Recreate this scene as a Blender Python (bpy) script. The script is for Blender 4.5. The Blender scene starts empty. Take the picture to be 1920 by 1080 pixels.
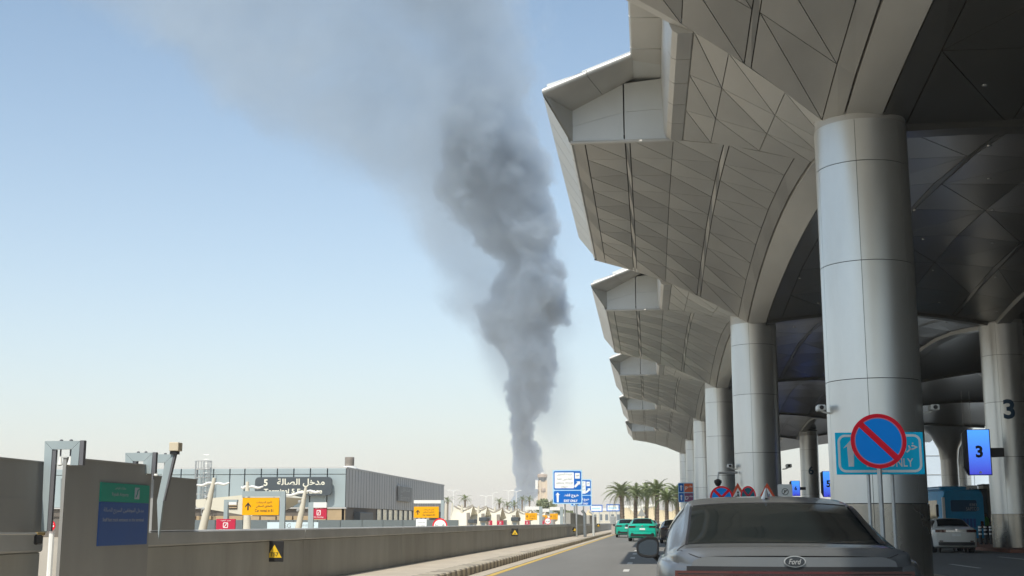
import bpy, bmesh, math, random
import numpy as np
from mathutils import Vector, Matrix, noise as mnoise
random.seed(7)
SC = bpy.context.scene
COL = SC.collection
PI = math.pi

# ---------------------------------------------------------------- camera
FPX = 2370.0; H = 1.27
TH = math.atan(440/FPX); PS = math.atan(260*math.cos(TH)/FPX)
cd = bpy.data.cameras.new('camera'); cam = bpy.data.objects.new('camera', cd); COL.objects.link(cam)
cam.location = (0, 0, H); cam.rotation_euler = (PI/2+TH, 0, PS)
cd.sensor_width = 36; cd.lens = 36*FPX/1920; cd.clip_start = 0.1; cd.clip_end = 20000
SC.camera = cam
# ---------------------------------------------------------------- world and sun
SUN = Vector((-0.13, -0.73, 1.0)).normalized()
w = bpy.data.worlds.new('World'); SC.world = w; w.use_nodes = True
nt = w.node_tree; nt.nodes.clear()
sky = nt.nodes.new('ShaderNodeTexSky'); sky.sky_type = 'NISHITA'; sky.sun_disc = False
sky.sun_elevation = math.asin(SUN.z); sky.sun_rotation = math.atan2(SUN.x, SUN.y)
sky.air_density = 1.0; sky.dust_density = 1.2; sky.ozone_density = 1.0; sky.altitude = 600
tint = nt.nodes.new('ShaderNodeMix'); tint.data_type = 'RGBA'; tint.blend_type = 'MULTIPLY'; tint.inputs[0].default_value = 1.0
tint.inputs[7].default_value = (1.05, 1.11, 1.02, 1)
bg = nt.nodes.new('ShaderNodeBackground'); bg.inputs[1].default_value = 0.12
wo = nt.nodes.new('ShaderNodeOutputWorld')
nt.links.new(sky.outputs[0], tint.inputs[6])
# dust haze that whitens the sky towards the whole horizon
wtc = nt.nodes.new('ShaderNodeTexCoord'); wsp = nt.nodes.new('ShaderNodeSeparateXYZ'); nt.links.new(wtc.outputs['Generated'], wsp.inputs[0])
wa = nt.nodes.new('ShaderNodeMath'); wa.operation = 'ABSOLUTE'; nt.links.new(wsp.outputs[2], wa.inputs[0])
wm = nt.nodes.new('ShaderNodeMath'); wm.operation = 'MULTIPLY'; wm.inputs[1].default_value = -1/.175; nt.links.new(wa.outputs[0], wm.inputs[0])
we = nt.nodes.new('ShaderNodeMath'); we.operation = 'EXPONENT'; nt.links.new(wm.outputs[0], we.inputs[0])
hz = nt.nodes.new('ShaderNodeMix'); hz.data_type = 'RGBA'; hz.inputs[7].default_value = (3.8, 3.62, 3.5, 1)
nt.links.new(we.outputs[0], hz.inputs[0]); nt.links.new(tint.outputs[2], hz.inputs[6]); nt.links.new(hz.outputs[2], bg.inputs[0]); nt.links.new(bg.outputs[0], wo.inputs[0])
sl = bpy.data.lights.new('sun', 'SUN'); sl.energy = 2.8; sl.angle = math.radians(0.5); sl.color = (1.0, 0.94, 0.84)
so = bpy.data.objects.new('sun', sl); COL.objects.link(so); so.rotation_euler = SUN.to_track_quat('Z', 'Y').to_euler()
SC.view_settings.view_transform = 'Standard'; SC.view_settings.look = 'None'
SC.view_settings.exposure = 0.6; SC.view_settings.gamma = 1; SC.view_settings.use_curve_mapping = False
SC.render.engine = 'CYCLES'
SC.cycles.max_bounces = 8; SC.cycles.diffuse_bounces = 5; SC.cycles.glossy_bounces = 4; SC.cycles.volume_bounces = 2
SC.cycles.transparent_max_bounces = 12; SC.cycles.use_denoising = True

# measuring helper: where the sight line through a pixel of the 1920x1080 picture meets a plane
_F = np.array([-math.sin(PS)*math.cos(TH), math.cos(PS)*math.cos(TH), math.sin(TH)])
_R = np.array([math.cos(PS), math.sin(PS), 0.]); _U = np.cross(_R, _F)
def _ray(px, py): return _F+(px-960)/FPX*_R+(540-py)/FPX*_U
def atY(px, py, Y):
    d = _ray(px, py); t = Y/d[1]; return Vector((d[0]*t, Y, H+d[2]*t))
def atX(px, py, X):
    d = _ray(px, py); t = X/d[0]; return Vector((X, d[1]*t, H+d[2]*t))

# ---------------------------------------------------------------- materials
def new_mat(name):
    m = bpy.data.materials.new(name); m.use_nodes = True
    return m, m.node_tree, m.node_tree.nodes['Principled BSDF']
_mats = {}
def pm(name, col, rough=.55, metal=0., var=.08, scale=3., bump=0., bscale=40., coat=0., stretch=(1,1,1), spec=.5, dirt=0., dirtcol=(.12,.1,.08)):
    """procedural paint / stone / metal with mottling, fine relief and wear"""
    if name in _mats: return _mats[name]
    m, nt, b = new_mat(name)
    N = nt.nodes; L = nt.links
    tc = N.new('ShaderNodeTexCoord'); mp = N.new('ShaderNodeMapping'); mp.inputs['Scale'].default_value = stretch
    geo = N.new('ShaderNodeNewGeometry')
    L.new(geo.outputs['Position'], mp.inputs[0])
    n1 = N.new('ShaderNodeTexNoise'); n1.inputs['Scale'].default_value = scale; n1.inputs['Detail'].default_value = 6
    L.new(mp.outputs[0], n1.inputs['Vector'])
    r = N.new('ShaderNodeMapRange'); r.inputs[1].default_value = .25; r.inputs[2].default_value = .75
    r.inputs[3].default_value = 1-var; r.inputs[4].default_value = 1+var
    L.new(n1.outputs[0], r.inputs[0])
    mx = N.new('ShaderNodeVectorMath'); mx.operation = 'SCALE'; mx.inputs[0].default_value = col[:3]
    oi = N.new('ShaderNodeObjectInfo'); ro = N.new('ShaderNodeMapRange'); ro.inputs[3].default_value = .955; ro.inputs[4].default_value = 1.045
    L.new(oi.outputs['Random'], ro.inputs[0]); ml = N.new('ShaderNodeMath'); ml.operation = 'MULTIPLY'; L.new(r.outputs[0], ml.inputs[0]); L.new(ro.outputs[0], ml.inputs[1])
    L.new(ml.outputs[0], mx.inputs['Scale'])
    last = mx.outputs[0]
    if dirt > 0:
        n2 = N.new('ShaderNodeTexNoise'); n2.inputs['Scale'].default_value = scale*.35; n2.inputs['Detail'].default_value = 8; n2.inputs['Roughness'].default_value = .7
        L.new(mp.outputs[0], n2.inputs['Vector'])
        r2 = N.new('ShaderNodeMapRange'); r2.inputs[1].default_value = .45; r2.inputs[2].default_value = .72; r2.inputs[4].default_value = dirt
        L.new(n2.outputs[0], r2.inputs[0])
        mm = N.new('ShaderNodeMix'); mm.data_type = 'RGBA'; mm.inputs[7].default_value = (*dirtcol, 1)
        L.new(r2.outputs[0], mm.inputs[0]); L.new(last, mm.inputs[6]); last = mm.outputs[2]
    L.new(last, b.inputs['Base Color'])
    b.inputs['Roughness'].default_value = rough; b.inputs['Metallic'].default_value = metal
    b.inputs['Coat Weight'].default_value = coat; b.inputs['Coat Roughness'].default_value = .04
    b.inputs['Specular IOR Level'].default_value = spec
    r3 = N.new('ShaderNodeMapRange'); r3.inputs[3].default_value = max(0, rough-.06); r3.inputs[4].default_value = min(1, rough+.08)
    L.new(n1.outputs[0], r3.inputs[0]); L.new(r3.outputs[0], b.inputs['Roughness'])
    if bump > 0:
        n3 = N.new('ShaderNodeTexNoise'); n3.inputs['Scale'].default_value = bscale; n3.inputs['Detail'].default_value = 4
        L.new(mp.outputs[0], n3.inputs['Vector'])
        bp = N.new('ShaderNodeBump'); bp.inputs['Strength'].default_value = bump; bp.inputs['Distance'].default_value = .02
        L.new(n3.outputs[0], bp.inputs['Height']); L.new(bp.outputs[0], b.inputs['Normal'])
    _mats[name] = m
    return m
def em(name, c1, c2, strength, z0, z1):
    m, nt, b = new_mat(name); N = nt.nodes; L = nt.links
    tc = N.new('ShaderNodeTexCoord'); sp = N.new('ShaderNodeSeparateXYZ'); L.new(tc.outputs['Object'], sp.inputs[0])
    r = N.new('ShaderNodeMapRange'); r.inputs[1].default_value = z0; r.inputs[2].default_value = z1; L.new(sp.outputs[2], r.inputs[0])
    mx = N.new('ShaderNodeMix'); mx.data_type = 'RGBA'; mx.inputs[6].default_value = (*c1, 1); mx.inputs[7].default_value = (*c2, 1)
    L.new(r.outputs[0], mx.inputs[0]); L.new(mx.outputs[2], b.inputs['Emission Color']); b.inputs['Emission Strength'].default_value = strength
    b.inputs['Base Color'].default_value = (.01, .01, .02, 1); b.inputs['Roughness'].default_value = .15
    return m

ASPH = pm('asphalt', (.2, .195, .18), .85, var=.14, scale=.5, bump=.5, bscale=90, dirt=.5, dirtcol=(.26, .25, .225), stretch=(1, .1, 1))
CONC_W = pm('wall_stone_grey', (.37, .365, .33), .8, var=.12, scale=1.6, stretch=(1, 1, .25), bump=.15, bscale=60, dirt=.75, dirtcol=(.24, .23, .2))
CONC_CAP = pm('wall_cap_grey', (.42, .425, .41), .6, var=.14, scale=1.5, bump=.1, bscale=60, dirt=.3, dirtcol=(.2, .2, .19))
SCREEN = pm('screen_panel_grey', (.31, .31, .295), .6, metal=.0, var=.1, scale=2, stretch=(1, 1, .2), dirt=.35, dirtcol=(.24, .235, .22), bump=.05)
PAVE = pm('pavement_tan', (.5, .44, .35), .9, var=.12, scale=2, bump=.3, bscale=50, dirt=.4, dirtcol=(.38, .33, .27))
KERB_L = pm('kerb_tan', (.52, .46, .35), .85, var=.15, scale=4, bump=.4, bscale=60, dirt=.3)
KERB_D = pm('kerb_faded_black', (.24, .215, .18), .85, var=.2, scale=4, bump=.4, bscale=60, dirt=.4, dirtcol=(.3, .26, .2))
YEL = pm('road_yellow_paint', (.62, .42, .09), .7, var=.12, scale=3, dirt=.3, dirtcol=(.35, .27, .12))
WHT = pm('road_white_paint', (.62, .61, .57), .7, var=.12, scale=5, dirt=.35, dirtcol=(.3, .29, .27))
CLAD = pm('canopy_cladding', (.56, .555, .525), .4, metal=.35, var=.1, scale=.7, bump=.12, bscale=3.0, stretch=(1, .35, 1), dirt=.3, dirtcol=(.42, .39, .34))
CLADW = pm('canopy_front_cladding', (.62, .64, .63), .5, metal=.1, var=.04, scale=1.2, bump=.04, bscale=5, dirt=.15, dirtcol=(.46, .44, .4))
CLADD = pm('canopy_shaded_cladding', (.24, .235, .215), .3, metal=.5, var=.12, scale=.6, bump=.15, bscale=3, stretch=(1, .3, 1))  # same cladding as outside, with the shade under the roof put into the colour
JOINT = pm('canopy_joint_dark', (.09, .087, .078), .8)
JOINTB = pm('canopy_joint_brown', (.2, .165, .12), .6)
COLM = pm('column_cladding', (.74, .755, .74), .32, metal=.72, var=.05, scale=1.0, bump=.05, bscale=4, stretch=(1, 1, .3), dirt=.35, dirtcol=(.5, .49, .46))
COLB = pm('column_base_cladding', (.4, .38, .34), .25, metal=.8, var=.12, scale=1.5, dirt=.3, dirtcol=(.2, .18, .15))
DARK = pm('dark_core', (.03, .03, .03), .8)
STEEL = pm('galvanised_steel', (.5, .51, .5), .42, metal=.7, var=.1, scale=8, bump=.05)
PGREY = pm('portal_blue_grey_paint', (.33, .39, .4), .5, metal=.1, var=.04, scale=3)
PDARK = pm('portal_shade_and_rod_dark', (.13, .13, .14), .5, var=.04)  # portal sides: shade put into the colour; also plain dark for the lamp rods
CREAM = pm('cream_paint', (.64, .6, .49), .6, var=.05, scale=2, dirt=.12, dirtcol=(.55, .5, .4))
CREAMF = pm('cream_fabric', (.66, .62, .5), .8, var=.06, scale=.6, bump=.05)
WHITEP = pm('white_paint', (.78, .78, .74), .5, var=.05)
BLACKP = pm('black_plastic', (.02, .02, .021), .45, var=.1, spec=.4)
RUBBER = pm('tyre_rubber', (.025, .025, .025), .85)
SBLUE = pm('sign_blue', (.0, .13, .52), .4, var=.03, spec=.12)
SBLUE2 = pm('sign_panel_blue', (.03, .1, .34), .45, var=.05)
SGREEN = pm('sign_panel_green', (.01, .3, .21), .45, var=.05)
SCYAN = pm('sign_cyan', (.0, .62, .95), .4, var=.03, spec=.12)
SWHITE = pm('sign_white', (.88, .9, .88), .4, var=.03)
SLBLUE = pm('sign_border_pale_blue', (.42, .66, .85), .4, var=.03)
SRED = pm('sign_red', (.92, .012, .035), .4, var=.03, spec=.12)
SCRIM = pm('sign_crimson', (.5, .01, .05), .45, var=.05)
SDISC = pm('sign_disc_blue', (.0, .32, 1.0), .4, var=.04, spec=.12)
SDISC2 = pm('sign_disc_teal', (.01, .16, .22), .45, var=.1, spec=.12)
SORNG = pm('sign_orange', (.85, .4, .005), .45, var=.03, spec=.12)
SORR = pm('sign_red_orange', (.72, .12, .03), .45, var=.03)
SPURP = pm('sign_purple', (.25, .06, .16), .45, var=.03)
SYEL = pm('sign_yellow', (.8, .52, .02), .45, var=.04)
SDGREY = pm('sign_dark_grey', (.055, .07, .08), .5, var=.05)
TXTB = pm('lettering_black', (.015, .015, .02), .5)
TXTG = pm('lettering_grey', (.2, .21, .22), .5)
TXTW = pm('lettering_white', (.85, .87, .85), .4)
TXTC = pm('lettering_cream', (.82, .8, .66), .5)
TXTN = pm('lettering_navy', (.01, .06, .13), .5)
TXTS = pm('lettering_silver', (.4, .44, .5), .5)
BFRONT = pm('building_front_panel', (.38, .45, .46), .45, metal=.15, var=.06, scale=.3, bump=.02)
BSIDE = pm('building_side_sheet', (.5, .495, .475), .7, metal=.0, var=.04, scale=.3)
BBASE = pm('building_stone_tan', (.42, .31, .18), .85, var=.12, scale=.8, bump=.2, bscale=10)
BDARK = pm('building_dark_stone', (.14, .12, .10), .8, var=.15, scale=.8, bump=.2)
TAN = pm('sand_bank', (.62, .5, .3), .9, var=.12, scale=.05, bump=.3, bscale=.5)
GROUND = pm('ground_sand', (.42, .36, .27), .9, var=.12, scale=.02, bump=.2, bscale=.5)
TOWER = pm('tower_tan_concrete', (.62, .5, .36), .8, var=.06, scale=.1)
TOWERR = pm('tower_red_band', (.42, .33, .26), .8, var=.06, scale=.1)
TRUNK = pm('palm_trunk', (.19, .14, .1), .95, var=.3, scale=4, bump=.8, bscale=8)
FROND = pm('palm_frond', (.2, .24, .1), .6, var=.3, scale=.7)
FROND2 = pm('palm_frond_dry', (.27, .25, .11), .7, var=.3, scale=.7)
LEAF = pm('tree_leaf', (.17, .2, .09), .7, var=.35, scale=1)
GLASSD = pm('dark_car_glass', (.008, .012, .013), .05, var=.05, spec=.06)
GLASSB = pm('building_glass', (.22, .27, .3), .08, metal=.5, var=.15, scale=.4)
FACG = pm('curtain_wall_pale_glass', (.62, .7, .76), .3, metal=.1, var=.1, scale=.3)
CHROME = pm('chrome', (.75, .77, .78), .12, metal=1.0, var=.02)
PAINT_G = pm('car_paint_dark_grey', (.17, .182, .19), .34, metal=.5, var=.04, coat=.5, dirt=.1, dirtcol=(.2, .19, .17))
PAINT_T = pm('car_paint_teal', (.0, .5, .35), .35, metal=.05, var=.03, coat=.7)
PAINT_K = pm('car_paint_black', (.03, .032, .036), .25, metal=.3, var=.03, coat=1)
PAINT_W = pm('car_paint_white', (.66, .66, .62), .35, var=.03, coat=.6)
PAINT_B = pm('bus_paint_blue', (.02, .3, .56), .35, var=.08, coat=.4)
TAIL = pm('tail_light_red', (.06, .003, .006), .12, var=.1, coat=1)
RIM = pm('wheel_rim', (.45, .45, .46), .3, metal=.9)

# ---------------------------------------------------------------- mesh helpers
class B:
    def __init__(s): s.v = []; s.f = []
    def add(s, vs, fs):
        n = len(s.v); s.v += [tuple(p) for p in vs]; s.f += [tuple(i+n for i in f) for f in fs]; return s
    def box(s, x0, x1, y0, y1, z0, z1):
        return s.add([(x0,y0,z0),(x1,y0,z0),(x1,y1,z0),(x0,y1,z0),(x0,y0,z1),(x1,y0,z1),(x1,y1,z1),(x0,y1,z1)],
                     [(0,3,2,1),(4,5,6,7),(0,1,5,4),(1,2,6,5),(2,3,7,6),(3,0,4,7)])
    def bbox(s, x0, x1, y0, y1, z0, z1, b=.01):
        """box with chamfered edges"""
        bm = bmesh.new(); bmesh.ops.create_cube(bm, size=1)
        for v in bm.verts:
            v.co = Vector(((x0+x1)/2+v.co.x*(x1-x0), (y0+y1)/2+v.co.y*(y1-y0), (z0+z1)/2+v.co.z*(z1-z0)))
        bmesh.ops.bevel(bm, geom=bm.edges[:], offset=b, segments=1, affect='EDGES')
        bm.verts.index_update(); s.add([v.co[:] for v in bm.verts], [[v.index for v in f.verts] for f in bm.faces]); bm.free(); return s
    def prism(s, poly, d):
        """poly: list of 3D points (planar), extruded by vector d"""
        n = len(poly); d = Vector(d); a = [Vector(p) for p in poly]
        return s.add([p[:] for p in a]+[(p+d)[:] for p in a],
                     [tuple(range(n))[::-1], tuple(range(n, 2*n))]+[(i, (i+1) % n, n+(i+1) % n, n+i) for i in range(n)])
    def tube(s, pts, r, n=8, caps=True):
        pts = [Vector(p) for p in pts]; rs = r if isinstance(r, (list, tuple)) else [r]*len(pts)
        vs = []; prev = None
        for i, p in enumerate(pts):
            t = (pts[min(i+1, len(pts)-1)]-pts[max(i-1, 0)]).normalized()
            if prev is None:
                a = t.orthogonal().normalized()
            else:
                a = (prev-t*prev.dot(t)).normalized()
            prev = a; b = t.cross(a)
            vs += [(p+(a*math.cos(2*PI*k/n)+b*math.sin(2*PI*k/n))*rs[i])[:] for k in range(n)]
        fs = [(i*n+k, i*n+(k+1) % n, (i+1)*n+(k+1) % n, (i+1)*n+k) for i in range(len(pts)-1) for k in range(n)]
        if caps: fs += [tuple(range(n))[::-1], tuple((len(pts)-1)*n+k for k in range(n))]
        return s.add(vs, fs)
    def lathe(s, prof, c=(0,0,0), n=20):
        vs = [(c[0]+r*math.cos(2*PI*k/n), c[1]+r*math.sin(2*PI*k/n), c[2]+z) for r, z in prof for k in range(n)]
        m = len(prof)
        fs = [(i*n+k, i*n+(k+1) % n, (i+1)*n+(k+1) % n, (i+1)*n+k) for i in range(m-1) for k in range(n)]
        return s.add(vs, fs+[tuple(range(n))[::-1], tuple((m-1)*n+k for k in range(n))])
    def disc(s, c, r, d, n=32, sx=1.0):
        """disc in the x-z plane extruded towards -y by d"""
        return s.prism([(c[0]+sx*r*math.cos(2*PI*k/n), c[1], c[2]+r*math.sin(2*PI*k/n)) for k in range(n)], (0, -d, 0))
    def ring(s, c, r0, r1, d, n=40, sx=1.0):
        vs = []; 
        for k in range(n):
            cs, sn = math.cos(2*PI*k/n), math.sin(2*PI*k/n)
            for r, y in ((r0, 0), (r1, 0), (r1, -d), (r0, -d)): vs.append((c[0]+sx*r*cs, c[1]+y, c[2]+r*sn))
        fs = []
        for k in range(n):
            a, b = 4*k, 4*((k+1) % n)
            for j in range(4): fs.append((a+j, a+(j+1) % 4, b+(j+1) % 4, b+j))
        return s.add(vs, fs)
    def grid(s, fn, nu, nv, flip=False):
        vs = [tuple(fn(i/nu, j/nv)) for j in range(nv+1) for i in range(nu+1)]
        fs = [(j*(nu+1)+i, j*(nu+1)+i+1, (j+1)*(nu+1)+i+1, (j+1)*(nu+1)+i) for j in range(nv) for i in range(nu)]
        if flip: fs = [f[::-1] for f in fs]
        return s.add(vs, fs)
    def rrect(s, x0, x1, z0, z1, y, r, d, n=5):
        pts = []
        for cx, cz, a0 in ((x1-r, z1-r, 0), (x0+r, z1-r, PI/2), (x0+r, z0+r, PI), (x1-r, z0+r, 1.5*PI)):
            pts += [(cx+r*math.cos(a0+PI/2*k/n), y, cz+r*math.sin(a0+PI/2*k/n)) for k in range(n+1)]
        return s.prism(pts, (0, -d, 0))
    def rframe(s, x0, x1, z0, z1, y, r, t, d, n=5):
        o = []; i_ = []
        for cx, cz, a0 in ((x1-r, z1-r, 0), (x0+r, z1-r, PI/2), (x0+r, z0+r, PI), (x1-r, z0+r, 1.5*PI)):
            for k in range(n+1):
                a = a0+PI/2*k/n
                o.append((cx+r*math.cos(a), cz+r*math.sin(a))); i_.append((cx+(r-t)*math.cos(a), cz+(r-t)*math.sin(a)))
        m = len(o); vs = []
        for a, b in zip(o, i_): vs += [(b[0], y, b[1]), (a[0], y, a[1]), (a[0], y-d, a[1]), (b[0], y-d, b[1])]
        fs = []
        for k in range(m):
            a, b = 4*k, 4*((k+1) % m)
            for j in range(4): fs.append((a+j, a+(j+1) % 4, b+(j+1) % 4, b+j))
        return s.add(vs, fs)

def mesh(name, b, mat, smooth=False, angle=None):
    me = bpy.data.meshes.new(name); me.from_pydata(b.v, [], b.f); me.materials.append(mat)
    bm = bmesh.new(); bm.from_mesh(me); bmesh.ops.recalc_face_normals(bm, faces=bm.faces); bm.to_mesh(me); bm.free()
    if smooth:
        me.polygons.foreach_set('use_smooth', [True]*len(me.polygons))
        if angle is not None: me.set_sharp_from_angle(angle=math.radians(angle))
    return me
def part(name, b, mat, parent=None, smooth=False, angle=40, label=None, stuff=False):
    me = b if isinstance(b, bpy.types.Mesh) else mesh(name, b, mat, smooth, angle)
    o = bpy.data.objects.new(name, me); COL.objects.link(o)
    if parent is not None: o.parent = parent
    if label: o['label'] = label
    if stuff: o['kind'] = 'stuff'
    return o
def thing(name, label, cat, loc=(0,0,0), rz=0., group=None, scale=1.):
    o = bpy.data.objects.new(name, None); COL.objects.link(o); o.location = loc; o.rotation_euler = (0, 0, rz)
    o.empty_display_size = .2; o.scale = (scale,)*3
    o['label'] = label; o['category'] = cat
    if group: o['group'] = group
    return o
def tag(o, label, cat, group=None):
    o['label'] = label; o['category'] = cat
    if group: o['group'] = group
    return o
def struct(name, b, mat, smooth=False):
    o = part(name, b, mat, None, smooth); o['kind'] = 'structure'; return o
_kids = {}
def copy_thing(root, loc, label, rz=None):
    def rec(o, par):
        c = o.copy(); COL.objects.link(c)
        if par is not None: c.parent = par
        for ch in o.children: rec(ch, c)
        return c
    r = rec(root, None); r.location = loc; r['label'] = label
    if rz is not None: r.rotation_euler = (0, 0, rz)
    return r

# ---------------------------------------------------------------- lettering
_forms = {}
def _build_forms():
    seq = [('ء',1),('آ',2),('أ',2),('ؤ',2),('إ',2),('ئ',4),('ا',2),('ب',4),('ة',2),('ت',4),('ث',4),('ج',4),('ح',4),('خ',4),('د',2),('ذ',2),
           ('ر',2),('ز',2),('س',4),('ش',4),('ص',4),('ض',4),('ط',4),('ظ',4),('ع',4),('غ',4),('ف',4),('ق',4),('ك',4),('ل',4),('م',4),('ن',4),('ه',4),('و',2),('ى',2),('ي',4)]
    c = 0xFE80
    for ch, n in seq:
        _forms[ch] = (c, n); c += n
_build_forms()
def shape(word):
    """join Arabic letters and put them in display order"""
    out = []; n = len(word); i = 0
    def joins_next(ch): return ch in _forms and _forms[ch][1] == 4
    while i < n:
        ch = word[i]
        if ch not in _forms: out.append(ch); i += 1; continue
        prev = i > 0 and joins_next(word[i-1])
        if ch == 'ل' and i+1 < n and word[i+1] == 'ا':
            out.append(chr(0xFEFC if prev else 0xFEFB)); i += 2; continue
        base, k = _forms[ch]
        nxt = k == 4 and i+1 < n and word[i+1] in _forms and word[i+1] != 'ء'
        if k == 1: out.append(chr(base))
        else: out.append(chr(base+(3 if (prev and nxt) else 2 if nxt else 1 if prev else 0)))
        i += 1
    return ''.join(reversed(out))
_txt = {}
def text_tris(s, bold=0.0, shear=0.0):
    key = (s, bold, shear)
    if key in _txt: return _txt[key]
    c = bpy.data.curves.new('t', 'FONT'); c.body = s; c.size = 1; c.resolution_u = 3; c.offset = bold; c.shear = shear
    o = bpy.data.objects.new('t', c); COL.objects.link(o)
    dg = bpy.context.evaluated_depsgraph_get(); me = bpy.data.meshes.new_from_object(o.evaluated_get(dg))
    vs = [v.co.copy() for v in me.vertices]; fs = [tuple(p.vertices) for p in me.polygons]
    bpy.data.objects.remove(o); bpy.data.curves.remove(c); bpy.data.meshes.remove(me)
    if vs:
        x0 = min(v.x for v in vs); x1 = max(v.x for v in vs); z0 = min(v.y for v in vs); z1 = max(v.y for v in vs)
    else: x0 = x1 = z0 = z1 = 0
    _txt[key] = (vs, fs, x0, x1, z0, z1); return _txt[key]
def letters(b, s, cx, y, cz, hgt, width=None, bold=.01, shear=0., align='C', fn=None):
    """lettering facing -y, box-fitted: hgt is the glyph box height; width squeezes it"""
    if any('\u0600' <= c <= '\u06ff' for c in s):
        s = ' '.join(shape(x) for x in reversed(s.split(' ')))
    vs, fs, x0, x1, z0, z1 = text_tris(s, bold, shear)
    k = hgt/(z1-z0); kx = k if width is None else width/(x1-x0)
    W = (x1-x0)*kx
    ox = {'C': -W/2, 'L': 0, 'R': -W}[align]
    pts = [(cx+ox+(v.x-x0)*kx, y, cz-hgt/2+(v.y-z0)*k) for v in vs]
    if fn: pts = [fn(p) for p in pts]
    b.add(pts, fs); return b
def arrow_up(b, cx, y, cz, h, wd=.55, st=.2, ang=0.):
    pts = [(0, .5), (-wd/2, .5-wd*.55), (-st/2-.03, .5-wd*.42), (-st/2, -.5), (st/2, -.5), (st/2+.03, .5-wd*.42), (wd/2, .5-wd*.55)]
    ca, sa = math.cos(ang), math.sin(ang)
    P = [(cx+h*(x*ca+z*sa), y, cz+h*(-x*sa+z*ca)) for x, z in pts]
    b.add(P, [(0, 1, 2), (0, 2, 5), (0, 5, 6), (2, 3, 4, 5)]); return b

# ================================================================ SETTING
struct('ground', B().box(-3000, 3000, -300, 6000, -.6, -.012), GROUND)
struct('road', B().add([(-4.45,-60,0),(60,-60,0),(60,420,0),(-4.45,420,0)], [(0,1,2,3)]), ASPH)
struct('pavement', B().box(-6.4, -4.92, -20, 300, -.1, .185), PAVE)
# kerb: alternating painted blocks, single blocks near, joined beyond
kt = thing('kerb', 'long kerb of alternating tan and faded black blocks beside the yellow line', 'kerb', (0, 0, 0))
kb = B().bbox(-4.92, -4.45, 0, .39, -.05, .2, .03)
kmL = mesh('kerb_block', kb, KERB_L); kmD = mesh('kerb_block', kb, KERB_D)
for i in range(170):
    y = 18+i*.4
    o = bpy.data.objects.new('kerb_block', kmL if i % 2 else kmD); COL.objects.link(o); o.parent = kt; o.location = (random.uniform(-.006, .006), y, random.uniform(-.005, .005))
for mt, off in ((KERB_L, 1), (KERB_D, 0)):
    b = B()
    for i in range(170, 560):
        if i % 2 == off: b.box(-4.92, -4.45, 18+i*.4, 18+i*.4+.39, -.05, .2)
    part('kerb_block_run', b, mt, kt, stuff=True)
struct('kerb_base', B().box(-4.93, -4.47, -20, 300, -.1, .10), KERB_D)
struct('gutter', B().box(-4.45, -4.06, -20, 300, -.02, .003), PAVE)
struct('edge_line', B().box(-4.0, -3.83, -20, 300, -.01, .004), YEL)
b = B()
for i in range(-4, 40): b.box(-.76, -.6, 34.3+6.2*i, 35.9+6.2*i, -.01, .004)
struct('lane_line', b, WHT)
b = B()
for x in (9.2, 13.0, 16.8):
    for i in range(30): b.box(x, x+.13, 20+9*i, 23.5+9*i, -.01, .004)
struct('inner_lane_line', b, WHT)
struct('column_island', B().bbox(3.35, 6.3, 22, 175, -.1, .15, .02), PAVE)
struct('inner_pavement', B().bbox(15.2, 19, 57, 175, -.1, .15, .02), pm('pavement_red_edge', (.28, .13, .09), .8, var=.2))
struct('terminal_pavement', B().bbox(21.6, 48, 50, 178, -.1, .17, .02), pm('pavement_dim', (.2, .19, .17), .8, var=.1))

# ================================================================ CANOPY
Y0 = 28.0; S = 27.5; XC = 4.8
ZT = 9.9
def arch_z(y, amp=1.2): # y local 0..S
    return ZT+amp*max(0, math.sin(PI*min(max(y/S, 0), 1)))**.8
AX = 4.4-XC       # local coordinates: x relative to column line, y relative to the near column
OX = -1.91-XC; CX = 1.06-XC; TX = -2.58-XC; RX = -.23-XC
YA, YB = 4.85, 20.45
def main_s(u, v):
    o = Vector((OX, YA+(YB-YA)*v, 11.35)); ya = YA+(S-YA)*v; a = Vector((AX, ya, arch_z(ya)))
    p = o.lerp(a, u); p.z += (.33-.03*v)*math.sin(PI*u); return p
def line_end(u):   # far edge of the previous bay, seen from this bay
    p = main_s(u, 1.0); return Vector((p.x, p.y-S, p.z))
UC = .47
def wedge_s(u, v):
    p1 = line_end(UC); c = main_s((CX-OX)/(AX-OX), 0)
    o = p1.lerp(c, v); ya = YA*v; a = Vector((AX, ya, arch_z(ya)))
    q = o.lerp(a, u)
    e = line_end(UC+(1-UC)*u); e2 = main_s((CX-OX)/(AX-OX)+(1-(CX-OX)/(AX-OX))*u, 0)
    q.z = e.z*(1-v)+e2.z*v
    return q
def ceil_s(u, v):
    """inner ceiling from the arcade arch to the second row of columns"""
    x = 5.2-XC+u*11.4; y = v*S+6*u
    z = (ZT+.8*math.sin(PI*v)**.8)*(1-u)+(10.45+1.1*math.sin(PI*v))*u+.55*math.sin(PI*u)
    return Vector((x, y, z))
def ceil2_s(u, v):
    return Vector((16.6-XC+u*20, v*S+6, (10.45+1.1*math.sin(PI*v))*(1-u)+(11.6+1.2*math.sin(PI*v))*u+.8*math.sin(PI*u)))

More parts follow.
